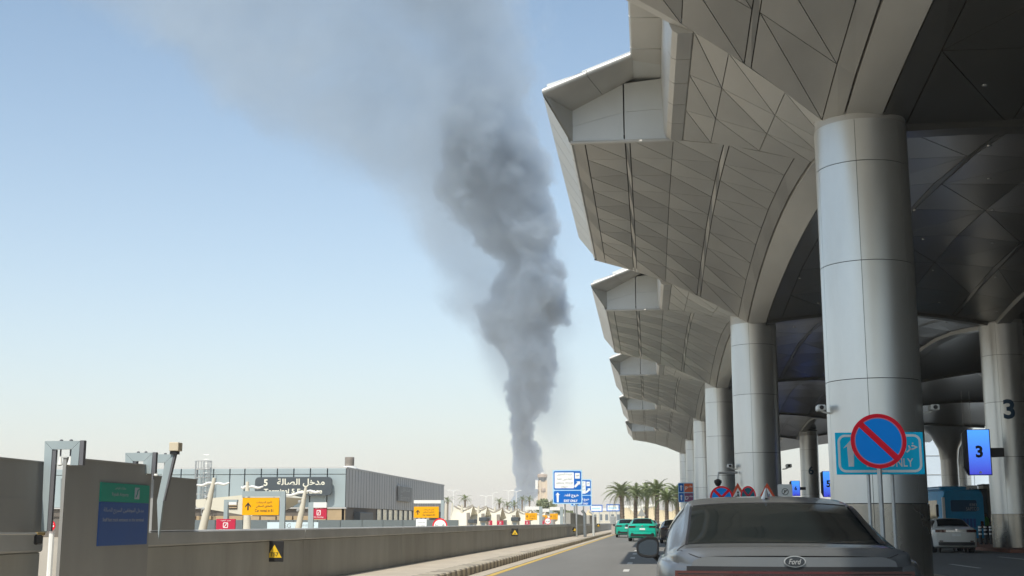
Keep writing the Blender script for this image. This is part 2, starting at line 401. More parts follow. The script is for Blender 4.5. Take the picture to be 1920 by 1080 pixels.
def tri_panels(root, fn, us, nv, mat, name, relief=.1, gap=.022, off=.0, v0=0., v1=1., diag=0):
    """triangular cladding panels with open joints and folded relief"""
    rng = random.Random(3)
    P = {}
    for i, u in enumerate(us):
        for j in range(nv+1):
            v = v0+(v1-v0)*j/nv; e = 1e-3
            p = fn(u, v); du = fn(min(u+e, 1), v)-fn(max(u-e, 0), v); dv = fn(u, min(v+e, 1))-fn(u, max(v-e, 0))
            n = du.cross(dv).normalized(); n = n if n.z < 0 else -n
            inner = 0 < i < len(us)-1 and 0 < j < nv
            P[i, j] = (p+n*((relief if (i+j) % 2 else -relief*.3) if inner else 0)+n*off, n)
    for i in range(0, len(us)-1):
        if us[i+1]-us[i] < .07:     # narrow strip between a double joint: one long piece
            vs = []
            for j in range(nv+1):
                a, n = P[i, j]; c, _ = P[i+1, j]; d = (c-a).normalized(); vs += [a+d*(gap+.012), c-d*(gap+.012)]
            k = len(vs); nn = Vector((0, 0, .03)); b = B()
            b.add([p[:] for p in vs]+[(p+nn)[:] for p in vs], [(2*j, 2*j+1, 2*j+3, 2*j+2) for j in range(nv)]+[(k+2*j, k+2*j+2, k+2*j+3, k+2*j+1) for j in range(nv)]
                  +[(2*j, 2*j+2, k+2*j+2, k+2*j) for j in range(nv)]+[(2*j+1, k+2*j+1, k+2*j+3, 2*j+3) for j in range(nv)])
            part('joint_strip', b, mat, root); continue
        for j in range(nv):
            q = [P[i, j][0], P[i+1, j][0], P[i+1, j+1][0], P[i, j+1][0]]
            tris = [(q[0], q[1], q[2]), (q[0], q[2], q[3])] if diag == 0 or (i+j) % 2 else [(q[0], q[1], q[3]), (q[1], q[2], q[3])]
            for t in tris:
                c = (t[0]+t[1]+t[2])/3
                # inset each corner so that the joint keeps a constant width
                a_, b_, c_ = t
                la, lb, lc = (b_-c_).length, (a_-c_).length, (a_-b_).length
                per = la+lb+lc; inc = (a_*la+b_*lb+c_*lc)/per
                area = ((b_-a_).cross(c_-a_)).length/2; rin = 2*area/per
                k = max(0., 1-gap/rin)
                tt = [inc+(p-inc)*k for p in t]
                up = Vector((0, 0, .035))
                part(name, B().prism([p[:] for p in tt], up), mat, root)

def build_bay():
    r = thing('canopy_bay', '', 'canopy', (XC, Y0, 0), 0, 'saw-toothed bays of the terminal canopy')
    eps = .035
    # dark backing sheets just above the panels (seen in the joints)
    part('soffit_backing', B().grid(lambda u, v: main_s(u, v)+Vector((0, 0, .13)), 12, 14), JOINT, r)
    part('soffit_backing', B().grid(lambda u, v: wedge_s(u, v)+Vector((0, 0, .09)), 8, 6), JOINT, r)
    tri_panels(r, main_s, [.0, .055, .225, .247, .43, .64, .665, .93, .998], 9, CLAD, 'soffit_panel', relief=.026, gap=.010)
    tri_panels(r, wedge_s, [.0, .22, .6, .998], 3, CLAD, 'soffit_panel', relief=.02, gap=.010)
    # arcade arch rib
    def rib(x0, x1, a0, a1, dz=0):
        b = B(); n = 26; vs = []
        for k in range(n+1):
            y = S*k/n
            vs += [(x0, y, arch_z(y, a0)+dz), (x1, y, arch_z(y, a1)+dz), (x1, y, arch_z(y, a1)+.5), (x0, y, arch_z(y, a0)+.5)]
        b.add(vs, [(4*k+j, 4*k+(j+1) % 4, 4*k+4+(j+1) % 4, 4*k+4+j) for k in range(n) for j in range(4)]); return b
    part('arch_rib', rib(AX+.02, 5.2-XC-.02, 1.17, .78, -.03), CLAD, r, True)
    # inner ceiling
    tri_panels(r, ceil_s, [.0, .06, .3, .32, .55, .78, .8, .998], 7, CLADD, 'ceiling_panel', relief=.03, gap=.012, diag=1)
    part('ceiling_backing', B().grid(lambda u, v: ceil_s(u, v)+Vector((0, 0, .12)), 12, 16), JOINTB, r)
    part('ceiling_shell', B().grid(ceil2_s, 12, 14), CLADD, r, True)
    # ribs on the transverse lines and the second row
    def trans(fn, v, w=.35, d=.12):
        vs = []; n = 14
        for k in range(n+1):
            p = fn(k/n, v); vs += [(p.x, p.y-w, p.z+.06), (p.x, p.y-w*.8, p.z-d), (p.x, p.y+w*.8, p.z-d), (p.x, p.y+w, p.z+.06)]
        return B().add(vs, [(4*k+j, 4*k+j+1, 4*k+5+j, 4*k+4+j) for k in range(n) for j in range(3)])
    part('transverse_rib', trans(ceil_s, 0.), CLADD, r, True)
    part('transverse_rib', trans(ceil2_s, 0.), CLADD, r, True)
    vs = []
    for k in range(21):
        p = ceil_s(1, k/20); vs += [(p.x-.4, p.y, p.z+.06), (p.x-.3, p.y, p.z-.14), (p.x+.3, p.y, p.z-.14), (p.x+.4, p.y, p.z+.06)]
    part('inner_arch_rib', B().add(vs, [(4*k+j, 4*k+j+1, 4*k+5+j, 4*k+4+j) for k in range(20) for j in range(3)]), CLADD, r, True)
    lm = mesh('downlight', B().lathe([(.0, 0), (.05, 0), (.065, .03)], n=10), STEEL)
    for i in range(4):
        for j in range(6):
            p = ceil_s((i+.5)/4+(.06 if j % 2 else -.06), (j+.5)/6); o = part('downlight', lm, None, r); o.location = p+Vector((0, 0, -.1))
    # eave flap: sloping segments between the outer edge and the soffit edge
    n = 9; y0, y1 = 3.44, 20.2
    for k in range(n):
        a = y0+(y1-y0)*k/n+.018; c = y0+(y1-y0)*(k+1)/n-.018
        ia = YA+(y1-YA)*k/n+.018; ic = YA+(y1-YA)*(k+1)/n-.018
        prof = [(TX, 12.22), (TX-.03, 12.30), (TX+.02, 12.38), (TX+.5, 12.5)]
        pr2 = [(OX-.06, 11.42), (OX, 11.35)]
        b = B()
        vs = []
        for t in (0, 1):
            yo = a if t == 0 else c; yi = ia if t == 0 else ic
            vs += [(OX+.05, yi, 11.36), (OX-.02, yi, 11.33), (OX-.09, yi, 11.40), (OX-.12, yi, 11.52)]
            vs += [(TX+.03, yo, 12.18), (TX, yo, 12.24), (TX+.0, yo, 12.32), (TX+.04, yo, 12.38), (TX+.09, yo, 12.38), (OX-.02, yi, 11.62)]
        m = 10
        b.add(vs, [(j, (j+1) % m, m+(j+1) % m, m+j) for j in range(m)]+[tuple(range(m)), tuple(range(m, 2*m))])
        part('eave_panel', b, CLAD, r, True, 35)
    # vertical front panels of the tooth
    fl = [(OX, 11.37), (CX-.32, 11.37)]
    xm = OX+(CX-.32-OX)*.53
    def ztop(x): return 12.25+min(1, (x-OX)/(RX-OX))*.86
    for xa, xb in ((OX+.0, xm-.018), (xm+.018, CX-.3)):
        for za, zb in ((0, .5), (.5, 1)):
            pts = []
            for x, t in ((xa, za), (xb, za), (xb, zb), (xa, zb)):
                top = ztop(x); bot = 11.36; pts.append((x, YA-.02, bot+(top-bot)*t+(.006 if t == .5 and za == .5 else 0)))
            part('front_panel', B().prism(pts, (0, .06, 0)), CLADW, r)
    part('front_return', B().prism([(OX-.01, YA-.06, 11.38), (OX-.01, YA-.06, 12.24), (TX+.07, 3.52, 12.24), (TX+.07, 3.52, 12.2)], (.03, .03, 0)), CLAD, r)
    part('front_sill', B().tube([(OX-.04, YA-.05, 11.34), (CX-.25, YA-.05, 11.34)], .055, 8), CLAD, r, True)
    # roof edge over the tooth front: rounded nosing and soffit
    E0 = Vector((TX, 3.44, 12.24)); E1 = Vector((RX, 3.44, 13.18))
    def nosing(a, c, inn, n=3, inn1=None):
        inn1 = inn1 or inn
        for k in range(n):
            p = a.lerp(c, k/n+.003); q = a.lerp(c, (k+1)/n-.003); vs = []
            for s_, tt in ((p, k/n), (q, (k+1)/n)):
                i2 = inn.lerp(inn1, tt); inn = Vector(inn)
                vs += [(s_+i2*1.0+Vector((0, 0, .0)))[:], s_[:], (s_-inn.normalized()*.06+Vector((0, 0, .06)))[:], (s_-inn.normalized()*.06+Vector((0, 0, .13)))[:], (s_+Vector((0, 0, .19)))[:], (s_+i2+Vector((0, 0, .26)))[:]]
            part('roof_edge_panel', B().add(vs, [(j, (j+1) % 6, 6+(j+1) % 6, 6+j) for j in range(6)]+[tuple(range(6)), tuple(range(6, 12))]), CLAD, r, True, 50)
    nosing(E0, E1, Vector((OX-TX, YA-3.44, 0)), 2, Vector((0, YA-3.44, -.06)))
    nosing(Vector((RX, YA, 13.18)), Vector((RX, -7.4, 13.18)), Vector((.75, 0, -.03)), 6)
    # recess fascia beam: rounded segmented box
    p1 = line_end(UC); c = Vector((CX, YA, 11.35)); n = 5
    for k in range(n):
        vs = []
        for t in (k/n+.002, (k+1)/n-.002):
            y = (p1.y)*(1-t)+c.y*t; zb = p1.z*(1-t)+c.z*t; x = CX
            vs += [(x+.02, y, zb+.03), (x-.03, y, zb-.02), (x-.33, y, zb-.02), (x-.44, y, zb+.05), (x-.5, y, zb+.2), (x-.56, y, 13.1), (x-.1, y, 13.15), (x+.02, y, 13.0)]
        m = 8
        part('fascia_beam', B().add(vs, [(j, (j+1) % m, m+(j+1) % m, m+j) for j in range(m)]+[tuple(range(m)), tuple(range(m, 2*m))]), CLAD, r, True, 28)
    # sloping end strip along the far edge of the bay
    vs = []
    for k in range(13):
        p = main_s(k/12, 1.); lift = 1-.6*(k/12)
        vs += [(p.x, p.y, p.z), (p.x-.1, p.y+.55*lift, p.z+.12), (p.x-.1, p.y+.62*lift, p.z+.32), (p.x, p.y+.5*lift, 12.6)]
    part('end_strip', B().add(vs, [(4*k+j, 4*k+j+1, 4*k+5+j, 4*k+4+j) for k in range(12) for j in range(3)]), CLAD, r, True, 40)
    # roof deck with a low upstand
    b = B()
    out = [(TX+.1, 3.5), (RX, 3.5), (RX, -7.6), (9, -7.6), (9, S-7.6), (OX, 20.6), (TX+.1, 20.2)]
    def rz(x): return 12.45+.75*min(1, max(0, (x-TX)/2.4))
    vs = [(x, y, rz(x)) for x, y in out]+[(x, y, rz(x)+.08) for x, y in out]; m = len(out)
    b.add(vs, [tuple(range(m))[::-1], tuple(range(m, 2*m))]+[(i, (i+1) % m, m+(i+1) % m, m+i) for i in range(m)])
    part('roof_deck', b, CLADW, r)
    part('roof_deck', B().box(9, 46-XC, -7.6, S-7.6, 13.2, 13.4), CLADW, r)
    part('roof_upstand', B().prism([(TX+1.0, 3.9, 12.82), (RX, 3.9, 13.36), (RX, 3.9, 13.56), (TX+1.0, 3.9, 13.04)], (0, .4, 0)), CLADW, r)
    return r
bay_words = ['saw-toothed grey canopy bay nearest the camera, directly over the dark grey sedan',
             'largest complete canopy bay, between the nearest and the second column',
             'second complete canopy bay, between the second and the third column',
             'third complete canopy bay, between the third and the fourth column',
             'fourth complete canopy bay, between the fourth and the fifth column',
             'farthest and smallest canopy bay, ending at the last column']
bay = build_bay()
bay['label'] = bay_words[1]
for k in (-1, 1, 2, 3, 4):
    copy_thing(bay, (XC, Y0+S*k, 0), bay_words[k+1])

# ---- columns
def ring_panel(R, z0, z1, a0, a1, t=.02):
    n = 14; vs = []
    for k in range(n+1):
        a = a0+(a1-a0)*k/n
        for rr, z in ((R, z0), (R, z1), (R-t, z1), (R-t, z0)): vs.append((rr*math.cos(a), rr*math.sin(a), z))
    return B().add(vs, [(4*k+j, 4*k+(j+1) % 4, 4*k+4+(j+1) % 4, 4*k+4+j) for k in range(n) for j in range(4)]+[(0, 1, 2, 3), (4*n, 4*n+3, 4*n+2, 4*n+1)])
def build_column(R, zs, rot, first=True):
    r = thing('column', '', 'column', (0, 0, 0), rot, None)
    part('core', B().lathe([(R-.03, .0), (R-.03, zs[-1]+.6)], n=40), DARK, r, True, 40)
    part('head_collar', B().lathe([(R-.015, zs[-1]-.02), (R-.015, zs[-1]+.5)], n=40), CLAD, r, True, 40)
    for q in range(len(zs)-1):
        g = .008; da = PI/3
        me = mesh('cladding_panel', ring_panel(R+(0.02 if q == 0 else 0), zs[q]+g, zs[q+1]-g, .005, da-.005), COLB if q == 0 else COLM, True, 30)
        for k in range(6):
            o = part('cladding_panel', me, None, r); o.rotation_euler = (0, 0, k*da)
    return r
R1 = 1.0
cols = [(4.85, 28.0), (4.72, 55.5+1.2), (4.72, 84), (4.85, 111.5), (4.9, 138.5), (4.85, 165.5)]
clab = ['nearest and widest round grey column behind the no parking disc', 'second round grey column of the kerb row, carrying a camera arm',
        'third round grey column of the kerb row, left of the camera-arm column', 'fourth column of the kerb row, narrow and pale',
        'fifth column of the kerb row, slim and partly hidden', 'last column of the kerb row, a sliver at its left end']
zs = [.15, 1.66, 4.25, 6.78, 8.98, ZT+.03]
c0 = build_column(R1, zs, math.radians(-90-16-60))
c0['group'] = 'columns of the kerb row'
c0.location = (cols[0][0], cols[0][1], 0); c0['label'] = clab[0]
for (x, y), lb in list(zip(cols, clab))[1:]: copy_thing(c0, (x, y, 0), lb)
r2 = [((16.7, 61.5), 'grey column marked 3 beside the blue screen'), ((16.9, 89), 'inner column hidden behind the nearest kerb column'),
      ((17.9, 117), 'inner column hidden just behind the edge of the nearest kerb column'), ((17.15, 140), 'distant inner column marked 6 between the kerb columns')]
zs2 = [.15, 1.66, 4.25, 6.78, 8.98, 10.5]
c2 = build_column(.98, zs2, math.radians(-90-30-60)); c2['group'] = 'columns of the inner row'
c2.location = (*r2[0][0], 0); c2['label'] = r2[0][1]
cc2 = [c2]+[copy_thing(c2, (x, y, 0), lb) for (x, y), lb in r2[1:]]
zs3 = [.15, 3.5, 6.5, 9.4, 11.6]
c3 = build_column(.95, zs3, 0.3); c3['group'] = 'columns near the glass wall'
part('flared_head', B().lathe([(.96, 8.2), (1.1, 9.4), (1.9, 11), (3.4, 12.2)], n=24), COLM, c3, True)
p = atY(1782, 900, 148); c3.location = (p.x, 148, 0); c3['label'] = 'pale flared column left of the blue 3 screen, before the glass wall'
p = atY(1806, 900, 160); copy_thing(c3, (p.x, 160, 0), 'pale flared column just left of the blue 3 screen, second before the glass wall')
p = atY(1926, 900, 92); copy_thing(c3, (p.x, 92, 0), 'pale column cut by the right edge of the picture')
# painted bay numbers wrapped on the inner columns
for col, s, pz, px in ((cc2[0], '3', 767, 1879), (cc2[3], '6', 882, 1512)):
    X, Y = col.location.x, col.location.y
    z = atY(px, pz, Y-1).z; hh = .92 if s == '3' else .9
    R_ = .986; a0 = math.atan2(-Y, -X)+.12
    b = B(); letters(b, s, 0, 0, z, hh, bold=.03)
    bm = bmesh.new(); vv = [bm.verts.new(p) for p in b.v]
    for f in b.f:
        try: bm.faces.new([vv[i] for i in f])
        except ValueError: pass
    for cxx in np.arange(-.5, .5, .05):
        bmesh.ops.bisect_plane(bm, geom=bm.verts[:]+bm.edges[:]+bm.faces[:], plane_co=(float(cxx), 0, 0), plane_no=(1, 0, 0))
    bm.verts.index_update(); b = B(); b.add([v.co[:] for v in bm.verts], [[v.index for v in f.verts] for f in bm.faces]); bm.free()
    # wrap
    b.v = [(R_*math.cos(a0+p[0]/R_), R_*math.sin(a0+p[0]/R_), p[2]) for p in b.v]
    o = part('painted_number', b, TXTN, col); o.rotation_euler = (0, 0, -col.rotation_euler.z)

# ---- cctv cameras on the columns
def cctv(x, y, z, side, lab, s=1.):
    r = thing('security_camera', lab, 'camera', (x, y, z), 0, 'security cameras on the columns', s)
    part('bracket', B().tube([(0, 0, 0), (side*.12, -.02, .02), (side*.2, -.03, .06)], .02, 6), WHITEP, r)
    part('camera_body', B().bbox(side*.2-.09, side*.2+.09, -.24, .1, .05, .17, .02), WHITEP, r)
    part('lens', B().disc((side*.2, -.24, .11), .045, .02, 12), BLACKP, r)
p = atX(1557, 775, 3.86)
cctv(3.88, 27.8, atY(1557, 775, 27.8).z, -1, 'small white camera on the left edge of the nearest column')
cctv(5.84, 27.8, atY(1737, 775, 27.8).z, 1, 'small white camera on the right edge of the nearest column')
cctv(3.75, 56.5, atY(1376, 880, 56.5).z, -1, 'tiny camera on the left edge of the second column', 1.3)
cctv(5.75, 56.5, atY(1466, 880, 56.5).z, 1, 'tiny camera on the right edge of the second column', 1.3)
a = atY(1380, 886, 56.2); b_ = atY(1347, 887, 56.2); c_ = atY(1346, 899, 56.2)
r = thing('camera_arm', 'thin bent arm holding a dome camera on the second column', 'camera', (0, 0, 0))
part('arm', B().tube([(3.8, 56.2, a.z), b_, c_], .05, 6), STEEL, r)
part('dome', B().lathe([(.05, .12), (.16, .06), (.17, -.02), (.1, -.16), (.02, -.2)], c_+Vector((0, 0, -.1)), 12), BLACKP, r, True)

# ---- numbered LED screens
def led(px0, px1, py0, py1, Y, s, lab):
    a = atY(px0, py1, Y); c = atY(px1, py0, Y); W = c.x-a.x; Hh = c.z-a.z
    r = thing('number_screen', lab, 'screen', ((a.x+c.x)/2, Y, a.z), -.12, 'numbered blue screens')
    part('housing', B().prism([(-W*.5-.22, .1, .35), (-W*.5-.05, .0, 0), (W*.5+.04, 0, 0), (W*.5+.04, 0, Hh+.03), (-W*.5-.05, 0, Hh+.03), (-W*.5-.22, .1, Hh-.1)], (0, .28, 0)), BLACKP, r)
    scr = part('display', B().box(-W/2, W/2, -.02, -.004, .03, Hh), em('display_blue_'+s, (.03, .03, .42), (.05, .28, .95), 1.0, 0, Hh), r)
    b = B(); letters(b, s, 0, -.024, Hh*.52, Hh*.27, bold=.04); part('digit', b, TXTB, scr)
    b = B(); b.add([(-.08, -.024, .08), (.08, -.024, .08), (0, -.024, .19)], [(0, 1, 2)]); part('arrow_mark', b, TXTW, scr)
    part('bracket', B().box(W/2+.04, W/2+.6, .08, .2, Hh*.4, Hh*.6), BLACKP, r)
led(1819, 1853, 806, 891, 58, '3', 'large blue screen showing 3 beside the column marked 3')
led(1545, 1562, 884, 932, 108, '5', 'blue screen showing 5 left of the nearest column')
led(1485, 1499, 902, 930, 134, '6', 'small blue screen showing 6 beside the distant column')

# ================================================================ LEFT WALL
WX = -6.4
lw = thing('road_wall', 'long low grey wall along the left edge of the road', 'wall')
k = 0; y = 14.2-9.4
segs = []
y = 4.2
while y < 285:
    L_ = 9.47 if y > 15 else (8.8 if y < 5 else 8.67)
    part('wall_panel', B().bbox(WX-.35, WX, y+.012, y+L_-.012, -.05, .965, .012), CONC_W, lw)
    part('wall_cap', B().bbox(WX-.40, WX+.03, y+.006, y+L_-.006, .967, 1.165, .02), CONC_CAP, lw)
    y += L_ if y > 15 else (10.45 if y < 5 else 8.67)
part('footing', B().box(WX-.3, WX-.03, 15, 290, -.1, .8), DARK, lw)
# raised stretches far along the wall
for (pa, pb, lab) in ((1069, 1097, 'nearer raised stretch of grey wall behind the blue signs'), (1105, 1118, 'farther raised stretch of grey wall past the white posts')):
    ya = atX(pa, 975, WX).y; yb = atX(pb, 975, WX).y
    r = thing('raised_wall', lab, 'wall', (WX, ya, 0), 0, 'raised stretches of wall')
    n = 3
    for q in range(n):
        u0 = (yb-ya)*q/n; u1 = (yb-ya)*(q+1)/n-.02
        part('wall_panel', B().bbox(-.36, .035, u0, u1, 1.17, 2.05-.05*q, .015), CONC_W, r)
# tall screen panels near the camera
def screen(Ya, Yb, ztop0, ztop1, X, zb, lab, seams=(), thk=.035):
    r = thing('screen_wall', lab, 'wall', (X, Ya, 0), 0, 'tall grey screen panels on the wall')
    L_ = Yb-Ya; zz = [zb]+list(seams)+[None]
    for q in range(len(zz)-1):
        za = zz[q]; t0 = zz[q+1] if zz[q+1] else ztop0; t1 = zz[q+1] if zz[q+1] else ztop1
        b = B(); x0, x1 = -thk, -.004*q
        b.add([(x0,0,za),(x1,0,za),(x1,L_,za),(x0,L_,za),(x0,0,t0),(x1,0,t0),(x1,L_,t1),(x0,L_,t1)],
              [(0,3,2,1),(4,5,6,7),(0,1,5,4),(1,2,6,5),(2,3,7,6),(3,0,4,7)])
        part('panel', b, SCREEN, r)
    part('edge_trim', B().add([(-thk-.01,-.01,ztop0),(.01,-.01,ztop0),(.01,L_+.01,ztop1),(-thk-.01,L_+.01,ztop1),(-thk-.01,-.01,ztop0+.012),(.01,-.01,ztop0+.012),(.01,L_+.01,ztop1+.012),(-thk-.01,L_+.01,ztop1+.012)],
              [(0,3,2,1),(4,5,6,7),(0,1,5,4),(1,2,6,5),(2,3,7,6),(3,0,4,7)]), CONC_CAP, r)
    return r
q0 = atX(4, 862, -6.38); q1 = atX(96, 869, -6.38)
screen(8.0, q1.y, q1.z+.01, q1.z, -6.38, 1.168, 'tall dark grey screen panel at the left edge of the picture', (1.52,))
XB = -6.1
p0 = atX(122, 900, XB).y; p1 = atX(284, 900, XB).y
z0 = atX(153, 862, XB).z; z1 = atX(284, 872, XB).z
sb = screen(p0, p1, z0, z1-.01, XB, 0.0, 'tall grey panel carrying the green and blue sign')
p2 = atX(289, 893, -6.37); p3 = atX(369, 900, -6.37)
screen(p2.y, p3.y, p2.z, p3.z, -6.37, 1.168, 'tall dark grey screen panel right of the tapered portal leg')
# sign on the tall panel
sg = thing('wall_sign', 'green and dark blue sign plate on the tall grey panel', 'sign')
ya, yb = atX(188, 900, XB).y, atX(279, 900, XB).y
def sq(pxa, pxb, pya, pyb):  # quad on the panel plane, facing the road
    return [atX(pxa, pya, XB), atX(pxb, pya, XB), atX(pxb, pyb, XB), atX(pxa, pyb, XB)]
zt = atX(188, 904, XB).z; zm = atX(186, 940, XB).z; zb = atX(182, 1024, XB).z
ga = part('green_field', B().box(XB, XB+.015, ya, yb, zm, zt), SGREEN, sg)
ba = part('blue_field', B().box(XB, XB+.015, ya, yb, zb, zm-.003), SBLUE2, sg)
def side_letters(s, yc, z, h, wd, matl, par):
    b = B(); letters(b, s, 0, 0, 0, h, width=wd, bold=.01)
    b.v = [(XB+.018, yc+p[0], z+p[2]) for p in b.v]; part('lettering', b, matl, par)
W_ = yb-ya
side_letters('مطارات الرياض', ya+.38*W_, zt-.055, .035, .3, TXTS, ga); side_letters('Riyadh Airports', ya+.38*W_, zt-.13, .05, .46, TXTS, ga)
b = B().box(XB+.015, XB+.018, ya+.68*W_, ya+.78*W_, zt-.17, zt-.035); part('emblem_plate', b, TXTS, ga)
b = B(); b.v = []; 
b.tube([(XB+.02, ya+.70*W_, zt-.15), (XB+.02, ya+.73*W_, zt-.11), (XB+.02, ya+.735*W_, zt-.07), (XB+.02, ya+.77*W_, zt-.05)], .006, 5); part('emblem_stroke', b, SGREEN, ga)
side_letters('مدخل الموظفين السريع للصالة', ya+.48*W_, zm-.1, .07, .82*W_, TXTS, ba)
side_letters('Staff fast track entrance to the terminal', ya+.48*W_, zm-.2, .04, .84*W_, TXTS, ba)
# hazard plates on the wall
def hazard(px, py, h_px, Y, txt, lab):
    p = atY(px, py, Y); s = h_px/FPX*Y
    r = thing('hazard_plate', lab, 'sign', (p.x, Y, p.z), 0, 'black plates with yellow triangles on the wall')
    w2 = s*.45
    part('plate', B().bbox(-w2, w2, -.015, .015, -s/2, s/2, .004), BLACKP, r)
    t = part('triangle', B().prism([(-w2*.85, -.017, -s*.3), (w2*.85, -.017, -s*.3), (0, -.017, s*.33)], (0, -.004, 0)), SYEL, r)
    b = B(); letters(b, txt, 0, -.024, -s*.14, s*.19, bold=.01); part('digits', b, TXTB, t)
    part('bracket', B().box(-w2-.05, -w2, -.01, .03, -s*.1, s*.1), BLACKP, r)
hazard(515, 1034, 38, 21.2, 'T57', 'black plate with yellow triangle reading T57, nearest on the wall')
hazard(965.5, 998, 14, 58, '58', 'small black plate with yellow triangle, second along the wall')
hazard(1078, 993, 8.5, 104, '59', 'tiny black plate with yellow triangle below the raised wall')
hazard(1122, 985, 6, 150, '60', 'farthest tiny black plate with yellow triangle on the wall')

# portals: inverted U frames with hanging lamps and tapered legs
def portal(x0, x1, ytop, Y, right_leg_bottom, taper, lab, left_bottom=960, box=False, dxl=.0):
    a = atY(x0, ytop, Y); c = atY(x1, ytop, Y); k = Y/FPX
    r = thing('light_portal', lab, 'light', (a.x, Y, 0), 0, 'blue-grey light portals on the wall')
    W = c.x-a.x; zt_ = a.z; t = 16*k*1.0; dpt = .05
    def pc(poly, name='leg'):
        o = part(name, B().prism([(x, -.0, z) for x, z in poly], (0, dpt, 0)), PGREY, r)
        return o
    pc([(0, zt_), (W, zt_), (W-t, zt_-t), (t, zt_-t)], 'beam')
    zl = a.z-(left_bottom-ytop)*k
    pc([(0, zt_-.004), (t, zt_-t-.004), (t, zl), (t*.3, zl)])
    zr = zt_-(right_leg_bottom-ytop)*k
    if taper:
        zk = zr+(zt_-zr)*.45
        pc([(W, zt_-.004), (W-t, zt_-t-.004), (W-t*1.75, zk), (W-t*1.35, zr), (W-t*1.0, zk)])
        part('leg_side', B().prism([(W+.002, -.0, zt_), (W+.03, .0, zt_), (W-t*.85, .0, zk), (W-t*.98, 0., zk)], (0, dpt*1.2, 0)), PDARK, r)
    else:
        pc([(W, zt_-.004), (W-t, zt_-t-.004), (W-t*1.05, zr), (W-t*.05, zr)])
        part('leg_side', B().box(W+.002, W+.045, 0, dpt*1.2, zr+.0, zt_+.005), PDARK, r)
    part('inner_side', B().box(t+.001, t+.04, .01, dpt, zl, zt_-t-.003), PDARK, r)  # leg and inner sides coloured dark to stand for their shade
    for xx in (.36, .64):
        X_ = W*xx+.02
        part('lamp_rod', B().tube([(X_, .05, zt_+.02), (X_, .05, zt_-t-.09)], .009, 6), PDARK, r)
        part('rod_cap', B().lathe([(.018, 0), (.02, .012), (.008, .02)], (X_, .05, zt_+.0), 8), PDARK, r)
        part('lamp', B().lathe([(.008, .05), (.014, .02), (.024, -.02), (.03, -.04), (.012, -.05)], (X_, .05, zt_-t-.12), 10), WHITEP, r, True)
    if box:
        b = B().bbox(W-t*.4, W+t*.75, -.05, .1, zt_+.04, zt_+.15, .006); part('camera_box', b, pm('beige_plastic', (.6, .52, .38), .6), r, label='beige box on top of the right leg')
        part('box_base', B().box(W-t*.35, W+t*.5, -.03, .08, zt_-.0, zt_+.038), BLACKP, r)
portal(84, 150, 827, 12.8, 874, False, 'nearest light portal hooked over the screen panels at the far left', 1000)
portal(235, 286, 849, 14.95, 889, False, 'middle light portal hooked over the right end of the signed panel', 950)
portal(268, 325, 852, 15.75, 1013, True, 'light portal with long tapered leg and beige box on top', 900, True)
# slim tapered leg seen in the gap of the panels
a = atY(118, 905, 13.15); k = 13.15/FPX
o = part('tapered_post', B().prism([(a.x-5*k, 13.15, a.z+8*k), (a.x+7*k, 13.15, a.z+8*k), (a.x+1*k, 13.15, a.z-92*k), (a.x-2*k, 13.15, a.z-60*k)], (0, .1, 0)), PGREY)
tag(o, 'slim pale tapered post in the gap between the left screen panels', 'post')
# handrail with brass end on the left panel
r = thing('handrail', 'thin handrail with brass end and hanging black glove', 'handrail')
a = atX(0, 998, -6.25); a2 = atX(68, 1001, -6.25)
part('rail', B().tube([a-Vector((0, 2, 0)), a2], .012, 8), STEEL, r)
part('rail_end', B().tube([a2, a2+Vector((0, .16, 0))], .02, 8), pm('brass', (.5, .36, .15), .35, metal=.9), r)
part('hanging_glove', B().bbox(-6.27, -6.22, a2.y-.02, a2.y+.1, a2.z-.11, a2.z-.01, .015), BLACKP, r)
p = atY(98, 988, 22)
r = thing('no_entry_post', 'small white post with red and white striped round sign in the gap', 'sign', (p.x, 22, 0))
part('post', B().tube([(0, 0, 0), (0, 0, p.z)], .05, 8), WHITEP, r)
d_ = part('disc', B().disc((0, -.06, p.z+.02), .09, .02, 20), SRED, r)
part('stripe', B().box(-.07, .07, -.085, -.081, p.z+.0, p.z+.03).box(-.06, .06, -.085, -.081, p.z+.05, p.z+.065), SWHITE, d_)

# ================================================================ ENTRANCE BUILDING
DB = 110.0
cA = atY(650, 878, DB); XBd = cA.x; ZTb = cA.z; ZU = atY(645, 951, DB).z
yEnd = atX(833, 908, XBd).y
bd = thing('entrance_building', 'low grey metal-clad building with rounded dark entrance sign', 'building')
part('volume', B().box(XBd-70, XBd-.3, DB+.3, yEnd-.2, 0, ZTb-.1), BDARK, bd)
part('roof', B().box(XBd-70, XBd+.05, DB-.05, yEnd+.05, ZTb, ZTb+.12), BSIDE, bd)
# front panels with seams
xs = [XBd]+[atY(px, 900, DB).x for px in (614, 582, 551, 520, 490, 459, 431)]
step = xs[2]-xs[3]
while xs[-1] > XBd-68: xs.append(xs[-1]-step)
for i in range(len(xs)-1):
    part('front_panel', B().bbox(xs[i+1]+.05, xs[i]-.05, DB-.08, DB+.25, ZU, ZTb-.55, .02), BFRONT, bd)
    part('parapet_panel', B().bbox(xs[i+1]+.05, xs[i]-.05, DB-.08, DB+.25, ZTb-.5, ZTb, .02), BFRONT, bd)
# stone base, bays
for i in range(12):
    m_ = BBASE
    part('base_stone', B().bbox(xs[i+1]+.06, xs[i]-.06, DB+.0, DB+.28, 0, ZU-.75 if i else ZU-.1, .02), m_, bd)
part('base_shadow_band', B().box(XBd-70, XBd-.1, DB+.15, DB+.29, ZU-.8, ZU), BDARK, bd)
part('soffit_edge', B().box(XBd-70, XBd+.05, DB-.1, DB+.28, ZU-.12, ZU-.01), BSIDE, bd)
